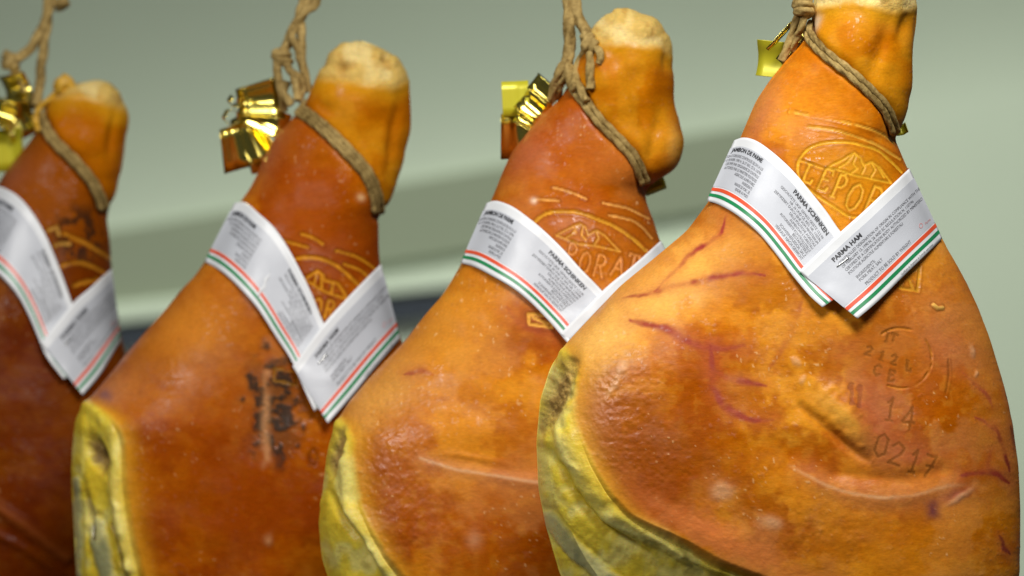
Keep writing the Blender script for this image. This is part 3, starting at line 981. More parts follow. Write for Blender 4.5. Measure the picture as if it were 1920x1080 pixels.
def feat2(h, X, Y, fm):
    p = Paint(h, X, Y, fm)
    p.base_skin(hue=(0.70, 0.56, 0.3), seed=4)  # darker skin, with weaker light on this ham put into the hue
    p.mix(p.blob(590, 380, 110, 150, 0, 40) * 0.65, lin(164, 76, 4))
    p.mix(p.blob(360, 620, 120, 90, -35, 40) * 0.7, lin(208, 132, 44))
    p.mix(p.blob(400, 900, 160, 160, 0, 60) * 0.6, lin(146, 62, 2))
    p.mix(p.blob(205, 740, 60, 34, -40, 20) * 0.6, lin(196, 128, 78))
    p.mix(p.blob(500, 280, 26, 60, 26, 12) * 0.5, lin(160, 92, 66))
    p.gloss *= 0.6
    p.goose(300, 720, 90, 60, -20, 0.9)
    p.flecks(0.4, seed=2)
    p.heel(ROPE2)
    p.rope_groove(ROPE2)
    p.d += p.blob(650, 200, 40, 40) * 5 - p.blob(735, 260, 9, 60, 10) * 8 - p.blob(610, 205, 20, 16) * 8
    p.shank_end([(590, 146), (607, 148), (663, 156), (687, 161), (733, 168), (748, 160), (768, 150)])
    p.d -= p.blob(642, 128, 12, 10) * 10 + p.blob(722, 108, 8, 7) * 9
    p.mix(p.blob(642, 128, 11, 9, 0, 6) * 0.8, lin(160, 116, 50))
    p.mix(p.blob(722, 108, 7, 6, 0, 4) * 0.8, lin(150, 104, 40))
    p.mix(p.blob(196, 742, 14, 10, 0, 12) * 0.7, lin(104, 74, 92))
    p.cut_face(h,
               ridge=[([(216, 800), (224, 860), (222, 910), (232, 980), (248, 1060)], 11)],
               grey=[([(180, 985), (196, 1040), (212, 1110)], 20), ([(141, 900), (142, 980), (146, 1090)], 10)],
               slit=[([(216, 985), (228, 1025), (242, 1080)], 4, 8), ([(164, 930), (172, 970), (178, 1010)], 4, 6)],
               groove=[([(158, 900), (166, 960), (172, 1000)], 7, 8)],
               cavity=[(186, 852, 18, 36, -28, 14)])
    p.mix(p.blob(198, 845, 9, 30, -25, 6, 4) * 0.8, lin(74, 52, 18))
    # mould and scar
    n = fbm(X, Y, 17, 4, 3) * 0.6 + fbm(X, Y, 50, 2, 5) * 0.4
    zone = p.blob(520, 760, 48, 95, -6, 60, 3)
    p.mix(zone * 0.8, lin(104, 62, 28))
    m = sstep(0.10, 0.45, zone) * sstep(0.43, 0.54, n)
    p.mix(m * 0.88, lin(46, 40, 34))
    p.d += m * 2
    p.lab[(m > 0.5) & (fm > 0)] = 7
    dd, t = p.poly(smooth_poly([(503, 700), (500, 802), (503, 900), (507, 1013)], 20), 10)
    p.mix(np.exp(-(dd / 8) ** 2) * 0.7 * sstep(0.35, 0.6, fbm(X, Y, 40, 2, 5)), lin(196, 140, 92))
    p.d += 2 * np.exp(-(dd / 10) ** 2)
    dd, t = p.poly(smooth_poly([(484, 640), (478, 720), (478, 900), (470, 1020)], 20), 10)
    p.d -= 2 * np.exp(-(dd / 12) ** 2) * fbm(X, Y, 60, 2, 1)
    p.brand([smooth_poly([(545, 500), (553, 487), (587, 483), (630, 498), (675, 538)], 20)], 2.8, 2.0, lin(206, 138, 30), name="brand_oval")
    p.arcs([smooth_poly([(566, 438), (588, 446), (606, 459)], 6), smooth_poly([(630, 470), (668, 482), (704, 506)], 8), smooth_poly([(645, 496), (672, 506), (692, 522)], 8), [(530, 450), (578, 464)]], 2.0, 1.8, lin(206, 138, 30))
    mt = [[(572, 524), (596, 508), (606, 516), (610, 526), (634, 532), (652, 562)], [(652, 562), (610, 546), (572, 524)], [(596, 510), (590, 534)], [(604, 516), (604, 540)], [(625, 530), (622, 548)]]
    p.brand(mt, 2.2, 1.6, lin(206, 138, 30), name="brand_mountain")
    p.letters([('O', 596, 575, 16, 34, 12), ('R', 619, 580, 16, 34, 12)], 2.0, 1.6, lin(206, 138, 30), "brand_letter")
    p.brand([[(518, 690), (560, 694), (562, 722), (516, 712), (518, 690)]], 3.0, 1.2, lin(150, 100, 24), name="brand_seal", strength=0.6, broken=0.36)
    p.brand([[(583, 850), (592, 840), (598, 855), (594, 872), (585, 868), (583, 850)]], 1.6, 1.6, lin(120, 56, 14), name="stamp_character")
    p.mix(p.blob(676, 370, 7, 7, 0, 4) * 0.8, lin(222, 180, 130))
    return p.d, p.C, p.lab, p.names, p.gloss


def feat1(h, X, Y, fm):
    p = Paint(h, X, Y, fm)
    p.base_skin(hue=(0.29, 0.19, 0.08), seed=6)  # brown skin and the far ham's lack of light, both in the hue
    p.mix(p.blob(100, 340, 150, 150, 0, 40) * 0.8, lin(150, 76, 4))
    p.mix(p.blob(20, 330, 30, 50, 30, 12) * 0.5, lin(150, 86, 60))
    p.flecks(0.3, seed=5)
    p.heel(ROPE1)
    p.rope_groove(ROPE1)
    p.d -= p.blob(205, 255, 8, 40, 8) * 7
    p.shank_end([(80, 184), (111, 186), (159, 182), (207, 198), (236, 210)])
    dd, t = p.poly(smooth_poly([(-20, 935), (40, 975), (130, 1043)], 10), 6)
    p.d += 8 * np.exp(-(dd / 12) ** 2)
    p.mix(np.exp(-(dd / 9) ** 2) * 0.35, lin(150, 80, 36))
    p.gloss *= 0.45
    dd, t = p.poly(smooth_poly([(-20, 990), (60, 1030), (120, 1075)], 10), 6)
    p.d += 5 * np.exp(-(dd / 8) ** 2)
    n = fbm(X, Y, 15, 3, 4)
    zone = p.blob(150, 440, 46, 54, 0, 16, 4)
    m = zone * sstep(0.52, 0.60, n)
    p.mix(m * 0.92, lin(44, 28, 18))
    p.lab[(m > 0.5) & (fm > 0)] = 7
    p.arcs([smooth_poly([(116, 500), (132, 494), (160, 495), (198, 514)], 14), smooth_poly([(122, 438), (160, 456), (204, 484)], 10), smooth_poly([(140, 536), (165, 528), (196, 524)], 10)], 3.0, 2.0, lin(190, 124, 30))
    p.arcs([[(92, 432), (108, 426), (112, 440)], [(104, 460), (132, 456)]], 3.0, 2.0, lin(190, 140, 60))
    return p.d, p.C, p.lab, p.names, p.gloss


build_ham(H4, "cured_ham", "nearest amber cured ham, largest and sharpest, at the right end of the row", 2.2, 560, feat4)
build_ham(H3, "cured_ham", "orange cured ham directly behind the nearest one, pale rounded shank top in full view", 2.8, 400, feat3)
build_ham(H2, "cured_ham", "darker cured ham with a black mould patch and scar below its label", 2.8, 340, feat2)
build_ham(H1, "cured_ham", "farthest dark brown cured ham, cut off by the left edge of the photo", 3.5, 220, feat1)


# ------------------------------------------------------------------ paper labels
TEXT_CACHE = {}


def text_verts(body, size, align='LEFT', bold=0.0, spacing=1.0, xs=1.0):
    key = (body, size, align, bold, spacing, xs)
    if key not in TEXT_CACHE:
        cu = bpy.data.curves.new("print", 'FONT')
        cu.body = body
        cu.size = size
        cu.align_x = align
        cu.space_line = spacing
        cu.resolution_u = 2
        cu.offset = bold
        ob = bpy.data.objects.new("print", cu)
        col_main.objects.link(ob)
        dg = bpy.context.evaluated_depsgraph_get()
        me = bpy.data.meshes.new_from_object(ob.evaluated_get(dg))
        bpy.data.objects.remove(ob)
        bpy.data.curves.remove(cu)
        co = np.zeros(len(me.vertices) * 3, np.float32)
        me.vertices.foreach_get("co", co)
        co = co.reshape(-1, 3)
        co[:, 0] *= xs
        TEXT_CACHE[key] = (me, co)
    return TEXT_CACHE[key]


def box_blur(a, r):
    for ax in (0, 1):
        p = np.pad(a, [(r, r) if i == ax else (0, 0) for i in (0, 1)], mode='edge')
        k = np.ones(2 * r + 1) / (2 * r + 1)
        a = np.apply_along_axis(lambda v: np.convolve(v, k, 'valid'), ax, p)
    return a


class Strip:
    """a band of paper lying on a ham between two traced edges"""

    def __init__(s, h, top, bot, off, lift=None, seed=0, nu=72, nv=26):
        A = smooth_poly(top, nu)
        B = smooth_poly(bot, nu)
        v = np.linspace(0, 1, nv)[None, :, None]
        g = A[:, None, :] * (1 - v) + B[:, None, :] * v
        X, Y = g[..., 0], g[..., 1]
        z = h.front(X, Y)
        zs = box_blur(z, 5)
        zs = np.maximum(zs, z) if False else box_blur(np.maximum(zs, z), 3)
        u = np.linspace(0, 1, nu)[:, None]
        vv = np.linspace(0, 1, nv)[None, :]
        z = zs + off + 5.0 * (fbm(X, Y, 60, 2, seed) - 0.5)
        if lift is not None:
            z = z + lift(u, vv)
        s.P = np.stack([X, Y, z], 2)
        du = np.gradient(s.P, axis=0)
        dv = np.gradient(s.P, axis=1)
        n = np.cross(du, dv)
        n /= np.linalg.norm(n, axis=2, keepdims=True) + 1e-9
        if n[nu // 2, nv // 2, 2] < 0:
            n = -n
        s.N = n
        s.h, s.nu, s.nv = h, nu, nv
        s.LU = 0.5 * (np.linalg.norm(A[1:] - A[:-1], axis=1).sum() + np.linalg.norm(B[1:] - B[:-1], axis=1).sum())
        s.LV = np.linalg.norm(A - B, axis=1).mean()

    def at(s, u, v, off=0.0):
        fu = np.clip(u, 0, 1) * (s.nu - 1)
        fv = np.clip(v, 0, 1) * (s.nv - 1)
        i = np.clip(np.floor(fu).astype(int), 0, s.nu - 2)
        j = np.clip(np.floor(fv).astype(int), 0, s.nv - 2)
        a = (fu - i)[..., None]
        b = (fv - j)[..., None]

        def lp(G):
            return (G[i, j] * (1 - a) + G[i + 1, j] * a) * (1 - b) + (G[i, j + 1] * (1 - a) + G[i + 1, j + 1] * a) * b
        p = lp(s.P) + lp(s.N) * off
        return s.h.world(p[..., 0], p[..., 1], p[..., 2])

    def sheet(s, name, u0, u1, v0, v1, off, mat, parent, org, thick=0.0, nu=60, nv=None):
        nv = nv or max(2, int(24 * (v1 - v0)) + 1)
        U, V = np.meshgrid(np.linspace(u0, u1, nu), np.linspace(v0, v1, nv), indexing='ij')
        W = (s.at(U, V, off) - org).reshape(-1, 3)
        idx = np.arange(nu * nv).reshape(nu, nv)
        Q = np.stack([idx[:-1, :-1], idx[:-1, 1:], idx[1:, 1:], idx[1:, :-1]], -1).reshape(-1, 4)
        if thick:
            n0 = len(W)
            Wb = (s.at(U, V, off - thick) - org).reshape(-1, 3)
            W = np.vstack([W, Wb])
            rim = np.concatenate([idx[:, 0], idx[-1, 1:], idx[::-1, -1][1:], idx[0, ::-1][1:-1]])
            nx = np.roll(rim, -1)
            Q = np.vstack([Q, Q[:, ::-1] + n0, np.stack([rim, nx, nx + n0, rim + n0], -1)])
        me = mesh_fast(name, W, Q)
        return link(name, me, parent, mat)

    def text(s, name, body, u, v, size, mat, parent, org, align='LEFT', bold=0.0, spacing=1.0, xs=1.0, off=0.9):
        """u, v: anchor of the first baseline, in photo pixels along and across the strip"""
        src, co = text_verts(body, size, align, bold, spacing, xs)
        me = src.copy()
        me.name = name
        uu = (u + co[:, 0]) / s.LU
        vv = (v - co[:, 1]) / s.LV
        W = (s.at(uu, vv, off) - org).astype(np.float32)
        me.vertices.foreach_set("co", np.ascontiguousarray(W).ravel())
        me.materials.clear()
        me.update()
        return link(name, me, parent, mat)


FR = ("APPELLATION D'ORIGINE CONTROLEE SELON LA LOI\nDU 13 FEVRIER 1990 N. 26 ET REG. CE N. 1107/96\nCERTIFIE PAR ORGANISME DE CONTROLE\n"
      "AUTORISE PAR LE MINISTERE POLITIQUES\nAGRICOLES ALIMENTAIRES\nINGREDIENTS:\nVIANDE DE PORC, SEL\nVENDRE AU POIDS")
DE = ("GESCHUTZTE URSP. GEMASS GESETZ 13.2.90\nNR. 26 UND CE. REG. NR. 1107/96\nZERTIFIZIERT DURCH EINE VOM MINISTERIUM\nDELLE POLITICHE AGRICOLE\n"
      "ALIMENTARI E FORESTALI\nAUTORISIERTE KONTROLLSTELLE")
EN = ("CONTROLLED DESIGNATION OF ORIGIN IN COMPLIANCE WITH THE LAW\nOF FEBRUARY 13, 1990 N. 26 AND EC REGULATION N. 1107/96\n"
      "CERTIFIED BY A CERTIFICATION BODY AUTHORIZED BY MINISTERO\nPOLITICHE AGRICOLE ALIMENTARI E FORESTALI")


def build_label(h, desc, ltop, lbot, rtop, rbot, sc=1.0, ustart=0.0, ulap=0.68, tear=False):
    left = Strip(h, ltop, lbot, 10.0, lift=lambda u, v: 12 * sstep(0.62, 1.0, u) * (0.3 + 0.7 * v) ** 2, seed=1)
    right = Strip(h, rtop, rbot, 17.0, lift=lambda u, v: 12 * sstep(0.5, 0.0, u) * (0.25 + 0.75 * v) ** 2, seed=3)
    org = h.world((ltop[0][0] + rtop[-1][0]) / 2, rbot[0][1], 0.0)
    root = empty("paper_label", tuple(org))
    tag(root, desc, "label", "paper labels wrapped round the hams")
    # back of the band, behind the leg
    n, m = 30, 8
    V = []
    lt, lb = np.array(ltop[0], float), np.array(lbot[0], float)
    rt, rb = np.array(rtop[-1], float), np.array(rbot[-1], float)
    z0 = left.P[0]
    z1 = right.P[-1]
    for i in range(n):
        t = i / (n - 1)
        for j in range(m):
            f = j / (m - 1)
            jj = int(round(f * 25))
            a, b = z0[jj], z1[jj]
            x = a[0] * (1 - t) + b[0] * t
            y = a[1] * (1 - t) + b[1] * t
            T = float(h.prof(y)[2])
            z = a[2] * (1 - t) + b[2] * t - (T * 0.95 + 12) * math.sin(t * math.pi) ** 0.7
            V.append(h.world(x, y, z) - org)
    idx = np.arange(n * m).reshape(n, m)
    Q = np.stack([idx[:-1, :-1], idx[1:, :-1], idx[1:, 1:], idx[:-1, 1:]], -1).reshape(-1, 4)
    link("back_band", mesh_fast("back_band", np.array(V), Q), root, M_PAPER)
    lf = left.sheet("label_flap", 0, 1, 0, 1, 0, M_PAPER, root, org, thick=0.7, nu=80, nv=26)
    rf = right.sheet("label_flap", 0, 1, 0, 1, 0, M_PAPER, root, org, thick=0.7, nu=80, nv=26)
    for st, fl in ((left, lf), (right, rf)):
        st.sheet("grey_panel", 0.0, 1.0, 0.135, 0.765, 0.35, M_PANEL, fl, org)
        st.sheet("red_stripe", 0.0, 1.0, 0.782, 0.832, 0.5, M_RED, fl, org)
        st.sheet("green_stripe", 0.0, 1.0, 0.874, 0.922, 0.5, M_GREEN, fl, org)
    LU, LV = left.LU, left.LV
    q = sc
    us = ustart * LU
    left.text("heading_text", "JAMBON DE PARME", us + 0.02 * LU, 0.215 * LV, 10.5 * q, M_INK, lf, org, bold=0.35, xs=0.62)
    left.text("body_text", FR, us + 0.215 * LU, 0.30 * LV, 7.6 * q, M_INK2, lf, org, 'RIGHT', spacing=1.04, xs=0.46)
    left.text("heading_text", "PARMA SCHINKEN", (ulap - 0.265) * LU, 0.215 * LV, 11.5 * q, M_INK, lf, org, bold=0.4)
    left.text("body_text", DE, (ulap + 0.02) * LU, 0.30 * LV, 7.0 * q, M_INK2, lf, org, 'RIGHT', spacing=1.02, xs=0.86)
    left.text("body_text", "BESTANDTEILE:\nSCHWEINEFLEISCH, SALZ\nVERKAUF NACH GEWICHT", (ulap + 0.02) * LU, 0.63 * LV, 7.8 * q, M_INK2, lf, org, 'RIGHT', spacing=0.98, xs=0.9)
    RU, RV = right.LU, right.LV
    right.text("heading_text", "PARMA HAM", 0.20 * RU, 0.235 * RV, 12.0 * q, M_INK, rf, org, bold=0.4)
    right.text("body_text", EN, 0.215 * RU, 0.31 * RV, 8.0 * q, M_INK2, rf, org, spacing=1.08, xs=0.80)
    right.text("body_text", "INGREDIENTS:\nPORK MEAT, SALT", 0.235 * RU, 0.60 * RV, 8.4 * q, M_INK2, rf, org, spacing=0.95, xs=0.9)
    right.text("body_text", "PRODUCT TO BE SOLD BY WEIGHT", 0.25 * RU, 0.745 * RV, 8.6 * q, M_INK2, rf, org, xs=0.9)
    right.text("small_print", "Certificato da Organismo di Controllo autorizzato", 0.52 * RU, 0.972 * RV, 5.4 * q, M_INK2, rf, org, xs=0.86)
    # small pink crown mark
    right.text("pink_mark", "O", 0.855 * RU, 0.70 * RV, 13 * q, M_PINK, rf, org)
    right.text("pink_mark", "Parma", 0.915 * RU, 0.705 * RV, 6 * q, M_PINK, rf, org)
    # staple holding the flaps together
    a = np.linspace(0, 1, 14)
    path = right.at(0.185 + 0.115 * a, 0.30 + 0.02 * a, 2.2) - org
    path[0] = right.at(np.array(0.185), np.array(0.30), -2.0) - org
    path[-1] = right.at(np.array(0.30), np.array(0.32), -2.0) - org
    tube("staple", path, 1.0 * h.k * q, M_STEEL, rf, seg=8)
    if tear:
        U = [(0.335, .46), (0.342, .54), (0.338, .62), (0.352, .70), (0.345, .78), (0.356, .90)]
        P = smooth_poly(U, 20)
        wd = 0.010 * np.sin(np.linspace(0.1, 3.0, 20))
        V = []
        for (u, v), w in zip(P, wd):
            for sgn in (-1, 0, 1):
                V.append(left.at(np.array(u + sgn * w), np.array(v), 1.0 + (2.6 if sgn == 0 else 0.0)) - org)
        idx = np.arange(60).reshape(20, 3)
        Q = np.stack([idx[:-1, :-1], idx[:-1, 1:], idx[1:, 1:], idx[1:, :-1]], -1).reshape(-1, 4)
        link("torn_crease", mesh_fast("torn_crease", np.array(V), Q), lf, M_PAPER)
    return root


def frames(P):
    T = np.gradient(P, axis=0)
    T /= np.linalg.norm(T, axis=1, keepdims=True) + 1e-12
    N = np.zeros_like(P)
    a = np.array([0, 0, 1.0]) if abs(T[0][2]) < 0.8 else np.array([1.0, 0, 0])
    n = a - T[0] * (a @ T[0])
    n /= np.linalg.norm(n)
    for i in range(len(P)):
        n = n - T[i] * (n @ T[i])
        n /= np.linalg.norm(n) + 1e-12
        N[i] = n
    return T, N, np.cross(T, N)


def tube(name, P, r, mat, parent, seg=10, lobes=0, pitch=1.0, caps=True, fuzz=0.0, closed=False):
    """swept cord; lobes > 0 gives laid strands that wind round it"""
    P = np.asarray(P, float)
    if len(P) > 3:
        pass
    T, N, B = frames(P)
    L = np.concatenate([[0], np.cumsum(np.linalg.norm(P[1:] - P[:-1], axis=1))])
    ph = np.linspace(0, 2 * math.pi, seg, endpoint=False)
    V = []
    rs = np.random.RandomState(len(P) + int(1e5 * abs(P[0, 0])) % 1000)
    for i in range(len(P)):
        rr = r * np.ones(seg)
        if lobes:
            rr = r * (0.66 + 0.40 * np.abs(np.cos((ph * lobes - 2 * math.pi * L[i] / pitch * lobes / 3.0 * 1.0) / 2.0)) ** 0.8)
        if fuzz:
            rr = rr * (1 + fuzz * (rs.rand(seg) - 0.5))
        V.append(P[i] + rr[:, None] * (np.cos(ph)[:, None] * N[i] + np.sin(ph)[:, None] * B[i]))
    V = np.vstack(V)
    n = len(P)
    idx = np.arange(n * seg).reshape(n, seg)
    Q = np.stack([idx[:-1], np.roll(idx, -1, 1)[:-1], np.roll(idx, -1, 1)[1:], idx[1:]], -1).reshape(-1, 4)
    Qs = [Q]
    if caps:
        k = len(V)
        V = np.vstack([V, P[:1], P[-1:]])
        s0 = np.stack([idx[0], np.full(seg, k), np.full(seg, k), np.roll(idx[0], -1)], -1)
        e0 = np.stack([idx[-1], np.roll(idx[-1], -1), np.full(seg, k + 1), np.full(seg, k + 1)], -1)
        me = bpy.data.meshes.new(name)
        faces = [tuple(q) for q in Q.tolist()] + [(int(a), k, int(d)) for a, b, c, d in s0] + [(int(a), int(b), k + 1) for a, b, c, d in e0]
        me.from_pydata(V.tolist(), [], faces)
        for p in me.polygons:
            p.use_smooth = True
    else:
        me = mesh_fast(name, V, Q)
    return link(name, me, parent, mat)


build_label(H4, "white paper label banding the nearest ham at right, full English text readable",
            [(1378, 262), (1396, 257), (1420, 265), (1453, 290), (1487, 323), (1520, 363), (1547, 397), (1572, 433), (1607, 470), (1640, 505)],
            [(1326, 376), (1347, 383), (1380, 403), (1420, 437), (1453, 477), (1480, 513), (1513, 553), (1538, 576)],
            [(1495, 508), (1572, 436), (1613, 400), (1660, 357), (1707, 315)],
            [(1603, 597), (1647, 560), (1713, 497), (1769, 447)])
build_label(H3, "white paper label on the second nearest ham, its right flap hidden behind the nearest ham",
            [(912, 380), (930, 376), (960, 387), (990, 408), (1019, 432), (1055, 467), (1090, 506), (1127, 544), (1165, 588), (1195, 620)],
            [(863, 493), (889, 500), (924, 518), (960, 539), (996, 568), (1031, 604), (1050, 626), (1085, 668)],
            [(1050, 625), (1129, 545), (1185, 499), (1240, 451)],
            [(1150, 712), (1200, 660), (1250, 610), (1298, 566)], sc=0.93)
build_label(H2, "creased white paper label above the black mould patch",
            [(438, 380), (459, 379), (485, 400), (515, 427), (540, 463), (566, 510), (587, 553), (608, 604), (638, 655), (665, 695)],
            [(382, 490), (417, 510), (451, 540), (485, 578), (519, 630), (549, 676), (570, 723), (592, 770)],
            [(551, 686), (608, 608), (655, 556), (714, 495)],
            [(617, 792), (664, 738), (706, 686), (750, 635)], sc=0.93, tear=True)
build_label(H1, "blurred paper label on the farthest ham, cut off by the left edge of the photo",
            [(-24, 348), (0, 350), (33, 367), (61, 397), (86, 438), (106, 483), (122, 524), (138, 568), (162, 625), (190, 665)],
            [(-76, 478), (-40, 490), (0, 514), (33, 548), (57, 589), (75, 630), (92, 668), (124, 710)],
            [(81, 642), (140, 568), (171, 540), (208, 504)],
            [(159, 739), (191, 699), (224, 640)], sc=0.93)

# ------------------------------------------------------------------ ropes
def path3(h, pts, n=None):
    pts = np.array(pts, float)
    L = np.linalg.norm(pts[1:] - pts[:-1], axis=1).sum()
    return smooth_poly(pts, n or max(12, int(L / 2.2)))


def cord(h, parent, org, pts, r, name="cord", mat=None, raw=False):
    P = np.array(pts, float) if raw else path3(h, pts)
    if name != "noose_cord" or not raw:
        xl, xr, _ = h.prof(P[:, 1])
        inside = (P[:, 0] > xl) & (P[:, 0] < xr) & (P[:, 2] > -6) & (P[:, 1] > h.top)
        zf = h.front(P[:, 0], P[:, 1]) + r * 0.8 + 8
        lift = np.where(inside, np.maximum(zf - P[:, 2], 0), 0)
        if name.endswith("knot"):
            lift[:] = lift.max() * 0.8
        k = np.ones(7) / 7
        P = P.copy()
        P[:, 2] += np.maximum(lift, np.convolve(np.pad(lift, 3, mode='edge'), k, 'valid'))
    W = h.world(P[:, 0], P[:, 1], P[:, 2]) - org
    r = r * 1.2
    return tube(name, W, r * h.k, mat or M_ROPE, parent, seg=15, lobes=3, pitch=r * h.k * 5.2, fuzz=0.12)


def coil(h, parent, org, c, axis, R, r, turns, name="knot", mat=None, rise=1.7):
    axis = np.array(axis, float)
    axis /= np.linalg.norm(axis)
    e1 = np.cross(axis, [0.2, 0.3, 1.0])
    e1 /= np.linalg.norm(e1)
    e2 = np.cross(axis, e1)
    t = np.linspace(0, 1, int(26 * turns) + 10)
    a = t * turns * 2 * math.pi
    P = np.array(c) + np.cos(a)[:, None] * e1 * R + np.sin(a)[:, None] * e2 * R * 0.9 + ((t - .5) * turns * r * rise)[:, None] * axis
    return cord(h, parent, org, P, r, name, mat, raw=True)


def noose(h, parent, org, path, r, offs, mat=None):
    P = smooth_poly(path, 60)
    T = np.gradient(P, axis=0)
    T /= np.linalg.norm(T, axis=1, keepdims=True)
    Nn = np.stack([T[:, 1], -T[:, 0]], 1)
    for o in offs:
        Q = P + Nn * o
        xl, xr, TT = h.prof(Q[:, 1])
        Q[:, 0] = np.clip(Q[:, 0], xl - 1, xr + 2)
        z = h.front(Q[:, 0], Q[:, 1]) + r * 0.15
        z = np.convolve(np.pad(z, 4, mode='edge'), np.ones(9) / 9, 'valid')
        fr = np.column_stack([Q, z])
        a, b = fr[-1], fr[0]
        t = np.linspace(0, 1, 50)[1:-1, None]
        bk = a * (1 - t) + b * t
        bk[:, 2] -= (h.prof(bk[:, 1])[2] * 0.85 + r) * np.sin(t[:, 0] * math.pi) ** 0.6
        al = np.vstack([fr, bk])
        al = smooth_poly(al[::2], int(len(al) * 1.8))
        cord(h, parent, org, al, r, "noose_cord", mat, raw=True)


def rope_thing(h, at, label):
    org = h.world(*at)
    o = empty("hanging_rope", tuple(org))
    tag(o, label, "rope", "ropes the hams hang from")
    return o, org


# nearest ham
o, g = rope_thing(H4, (1505, 40, 0), "twisted jute rope noosed round the nearest ham's shank, its knot cut by the top edge")
noose(H4, o, g, ROPE4, 5.3, (-5.4, 5.4))
coil(H4, o, g, (1508, 12, 24), (0.2, 1, 0.1), 13, 7.5, 2.3)
cord(H4, o, g, [(1506, 20, 24), (1503, -30, 10), (1500, -140, 0), (1500, -420, 0)], 7.5, "hanging_cord")
cord(H4, o, g, [(1516, 15, 16), (1515, -40, 4), (1512, -140, -4), (1512, -420, -4)], 7.5, "hanging_cord")
cord(H4, o, g, [(1500, 20, 14), (1492, 48, 0), (1482, 78, -8), (1468, 112, -10)], 6.5, "rope_tail")
cord(H4, o, g, [(1512, 22, 26), (1506, 46, 20), (1498, 64, 6), (1488, 92, -14)], 6, "noose_cord")
# second
o, g = rope_thing(H3, (1070, 130, 0), "jute rope with a bulky knot and cut tail beside the second nearest ham's pale shank")
noose(H3, o, g, ROPE3, 5.2, (-5.2, 5.2))
cord(H3, o, g, [(1058, -420, 0), (1060, -140, 4), (1066, -10, 10), (1068, 50, 16), (1067, 100, 22), (1064, 128, 26), (1080, 165, 40)], 10.0, "hanging_cord")
cord(H3, o, g, [(1074, -420, 0), (1074, -140, 4), (1078, -10, 12), (1088, 38, 20), (1104, 66, 28)], 9.5, "hanging_cord")
coil(H3, o, g, (1104, 80, 34), (1, 0.25, 0.2), 11, 7.5, 1.9)
cord(H3, o, g, [(1112, 72, 34), (1108, 96, 46), (1107, 125, 50), (1107, 168, 54)], 7.5, "rope_tail")
cord(H3, o, g, [(1108, 86, 36), (1122, 94, 50), (1127, 108, 52), (1122, 120, 46)], 6.5, "rope_tail")
cord(H3, o, g, [(1100, 92, 28), (1086, 116, 30), (1080, 142, 38), (1090, 170, 50), (1100, 190, 60)], 6.5, "noose_cord")
cord(H3, o, g, [(1066, 108, 30), (1052, 128, 26), (1042, 152, 10), (1034, 186, -18)], 7.5, "noose_cord")
cord(H3, o, g, [(1070, 118, 30), (1060, 140, 24), (1050, 160, 6), (1046, 182, -20)], 6.5, "noose_cord")
# third
o, g = rope_thing(H2, (545, 190, 0), "twisted double jute rope with a knot above the darker mouldy ham")
noose(H2, o, g, ROPE2, 4.8, (-7.5, 0.3, 8.0))
cord(H2, o, g, [(600, -400, 0), (598, -120, 2), (592, -8, 8), (572, 18, 14), (552, 44, 14), (540, 74, 12), (528, 96, 10)], 8.2, "hanging_cord")
cord(H2, o, g, [(560, -400, 0), (562, -60, 2), (566, -4, -2), (560, 24, 2), (564, 60, 12), (564, 104, 16), (570, 140, 12), (578, 170, 4)], 7.2, "hanging_cord")
cord(H2, o, g, [(582, -12, -2), (560, 30, 4), (545, 62, 24), (556, 88, 20), (561, 112, 14)], 6.5, "hanging_cord")
coil(H2, o, g, (526, 104, 12), (0.3, 1, 0), 11, 7.5, 2.0)
cord(H2, o, g, [(520, 108, 16), (519, 140, 18), (526, 168, 18), (545, 196, 22)], 7.0, "noose_cord")
cord(H2, o, g, [(532, 112, 20), (544, 132, 26), (560, 146, 24), (566, 166, 14), (556, 188, 20)], 6.5, "noose_cord")
cord(H2, o, g, [(548, 138, 24), (554, 160, 28), (556, 186, 30)], 6.5, "rope_tail")
cord(H2, o, g, [(536, 150, 6), (528, 178, 4), (530, 205, -10)], 7, "noose_cord")
# farthest
o, g = rope_thing(H1, (68, 190, 0), "blurred jute rope over the farthest ham, partly yellow stained twine at its knot")
noose(H1, o, g, ROPE1, 5.2, (-5.0, 5.0))
cord(H1, o, g, [(96, -400, 0), (96, -80, 0), (92, 0, 4), (80, 40, 8), (58, 82, 8), (34, 106, 6), (18, 112, 6)], 8.0, "hanging_cord")
cord(H1, o, g, [(82, -400, 0), (84, -60, 0), (86, 20, 2), (80, 70, 4), (74, 120, 8), (70, 165, 12), (64, 196, 16)], 8.0, "hanging_cord")
coil(H1, o, g, (16, 114, 6), (1, 0.4, 0), 9, 8, 1.8)
coil(H1, o, g, (112, 4, 0), (0.3, 1, 0), 8, 6, 1.5)
cord(H1, o, g, [(20, 118, 6), (34, 150, 0), (52, 180, -6), (60, 200, 0)], 8, "noose_cord")
coil(H1, o, g, (118, 160, 30), (0.4, 0.3, 1), 10, 9, 2.6, "yellow_knot", M_ROPEY, rise=1.0)
cord(H1, o, g, [(108, 166, 34), (92, 184, 26), (72, 200, 18), (64, 220, 16), (70, 244, 26)], 5.0, "yellow_twine", M_ROPEY)

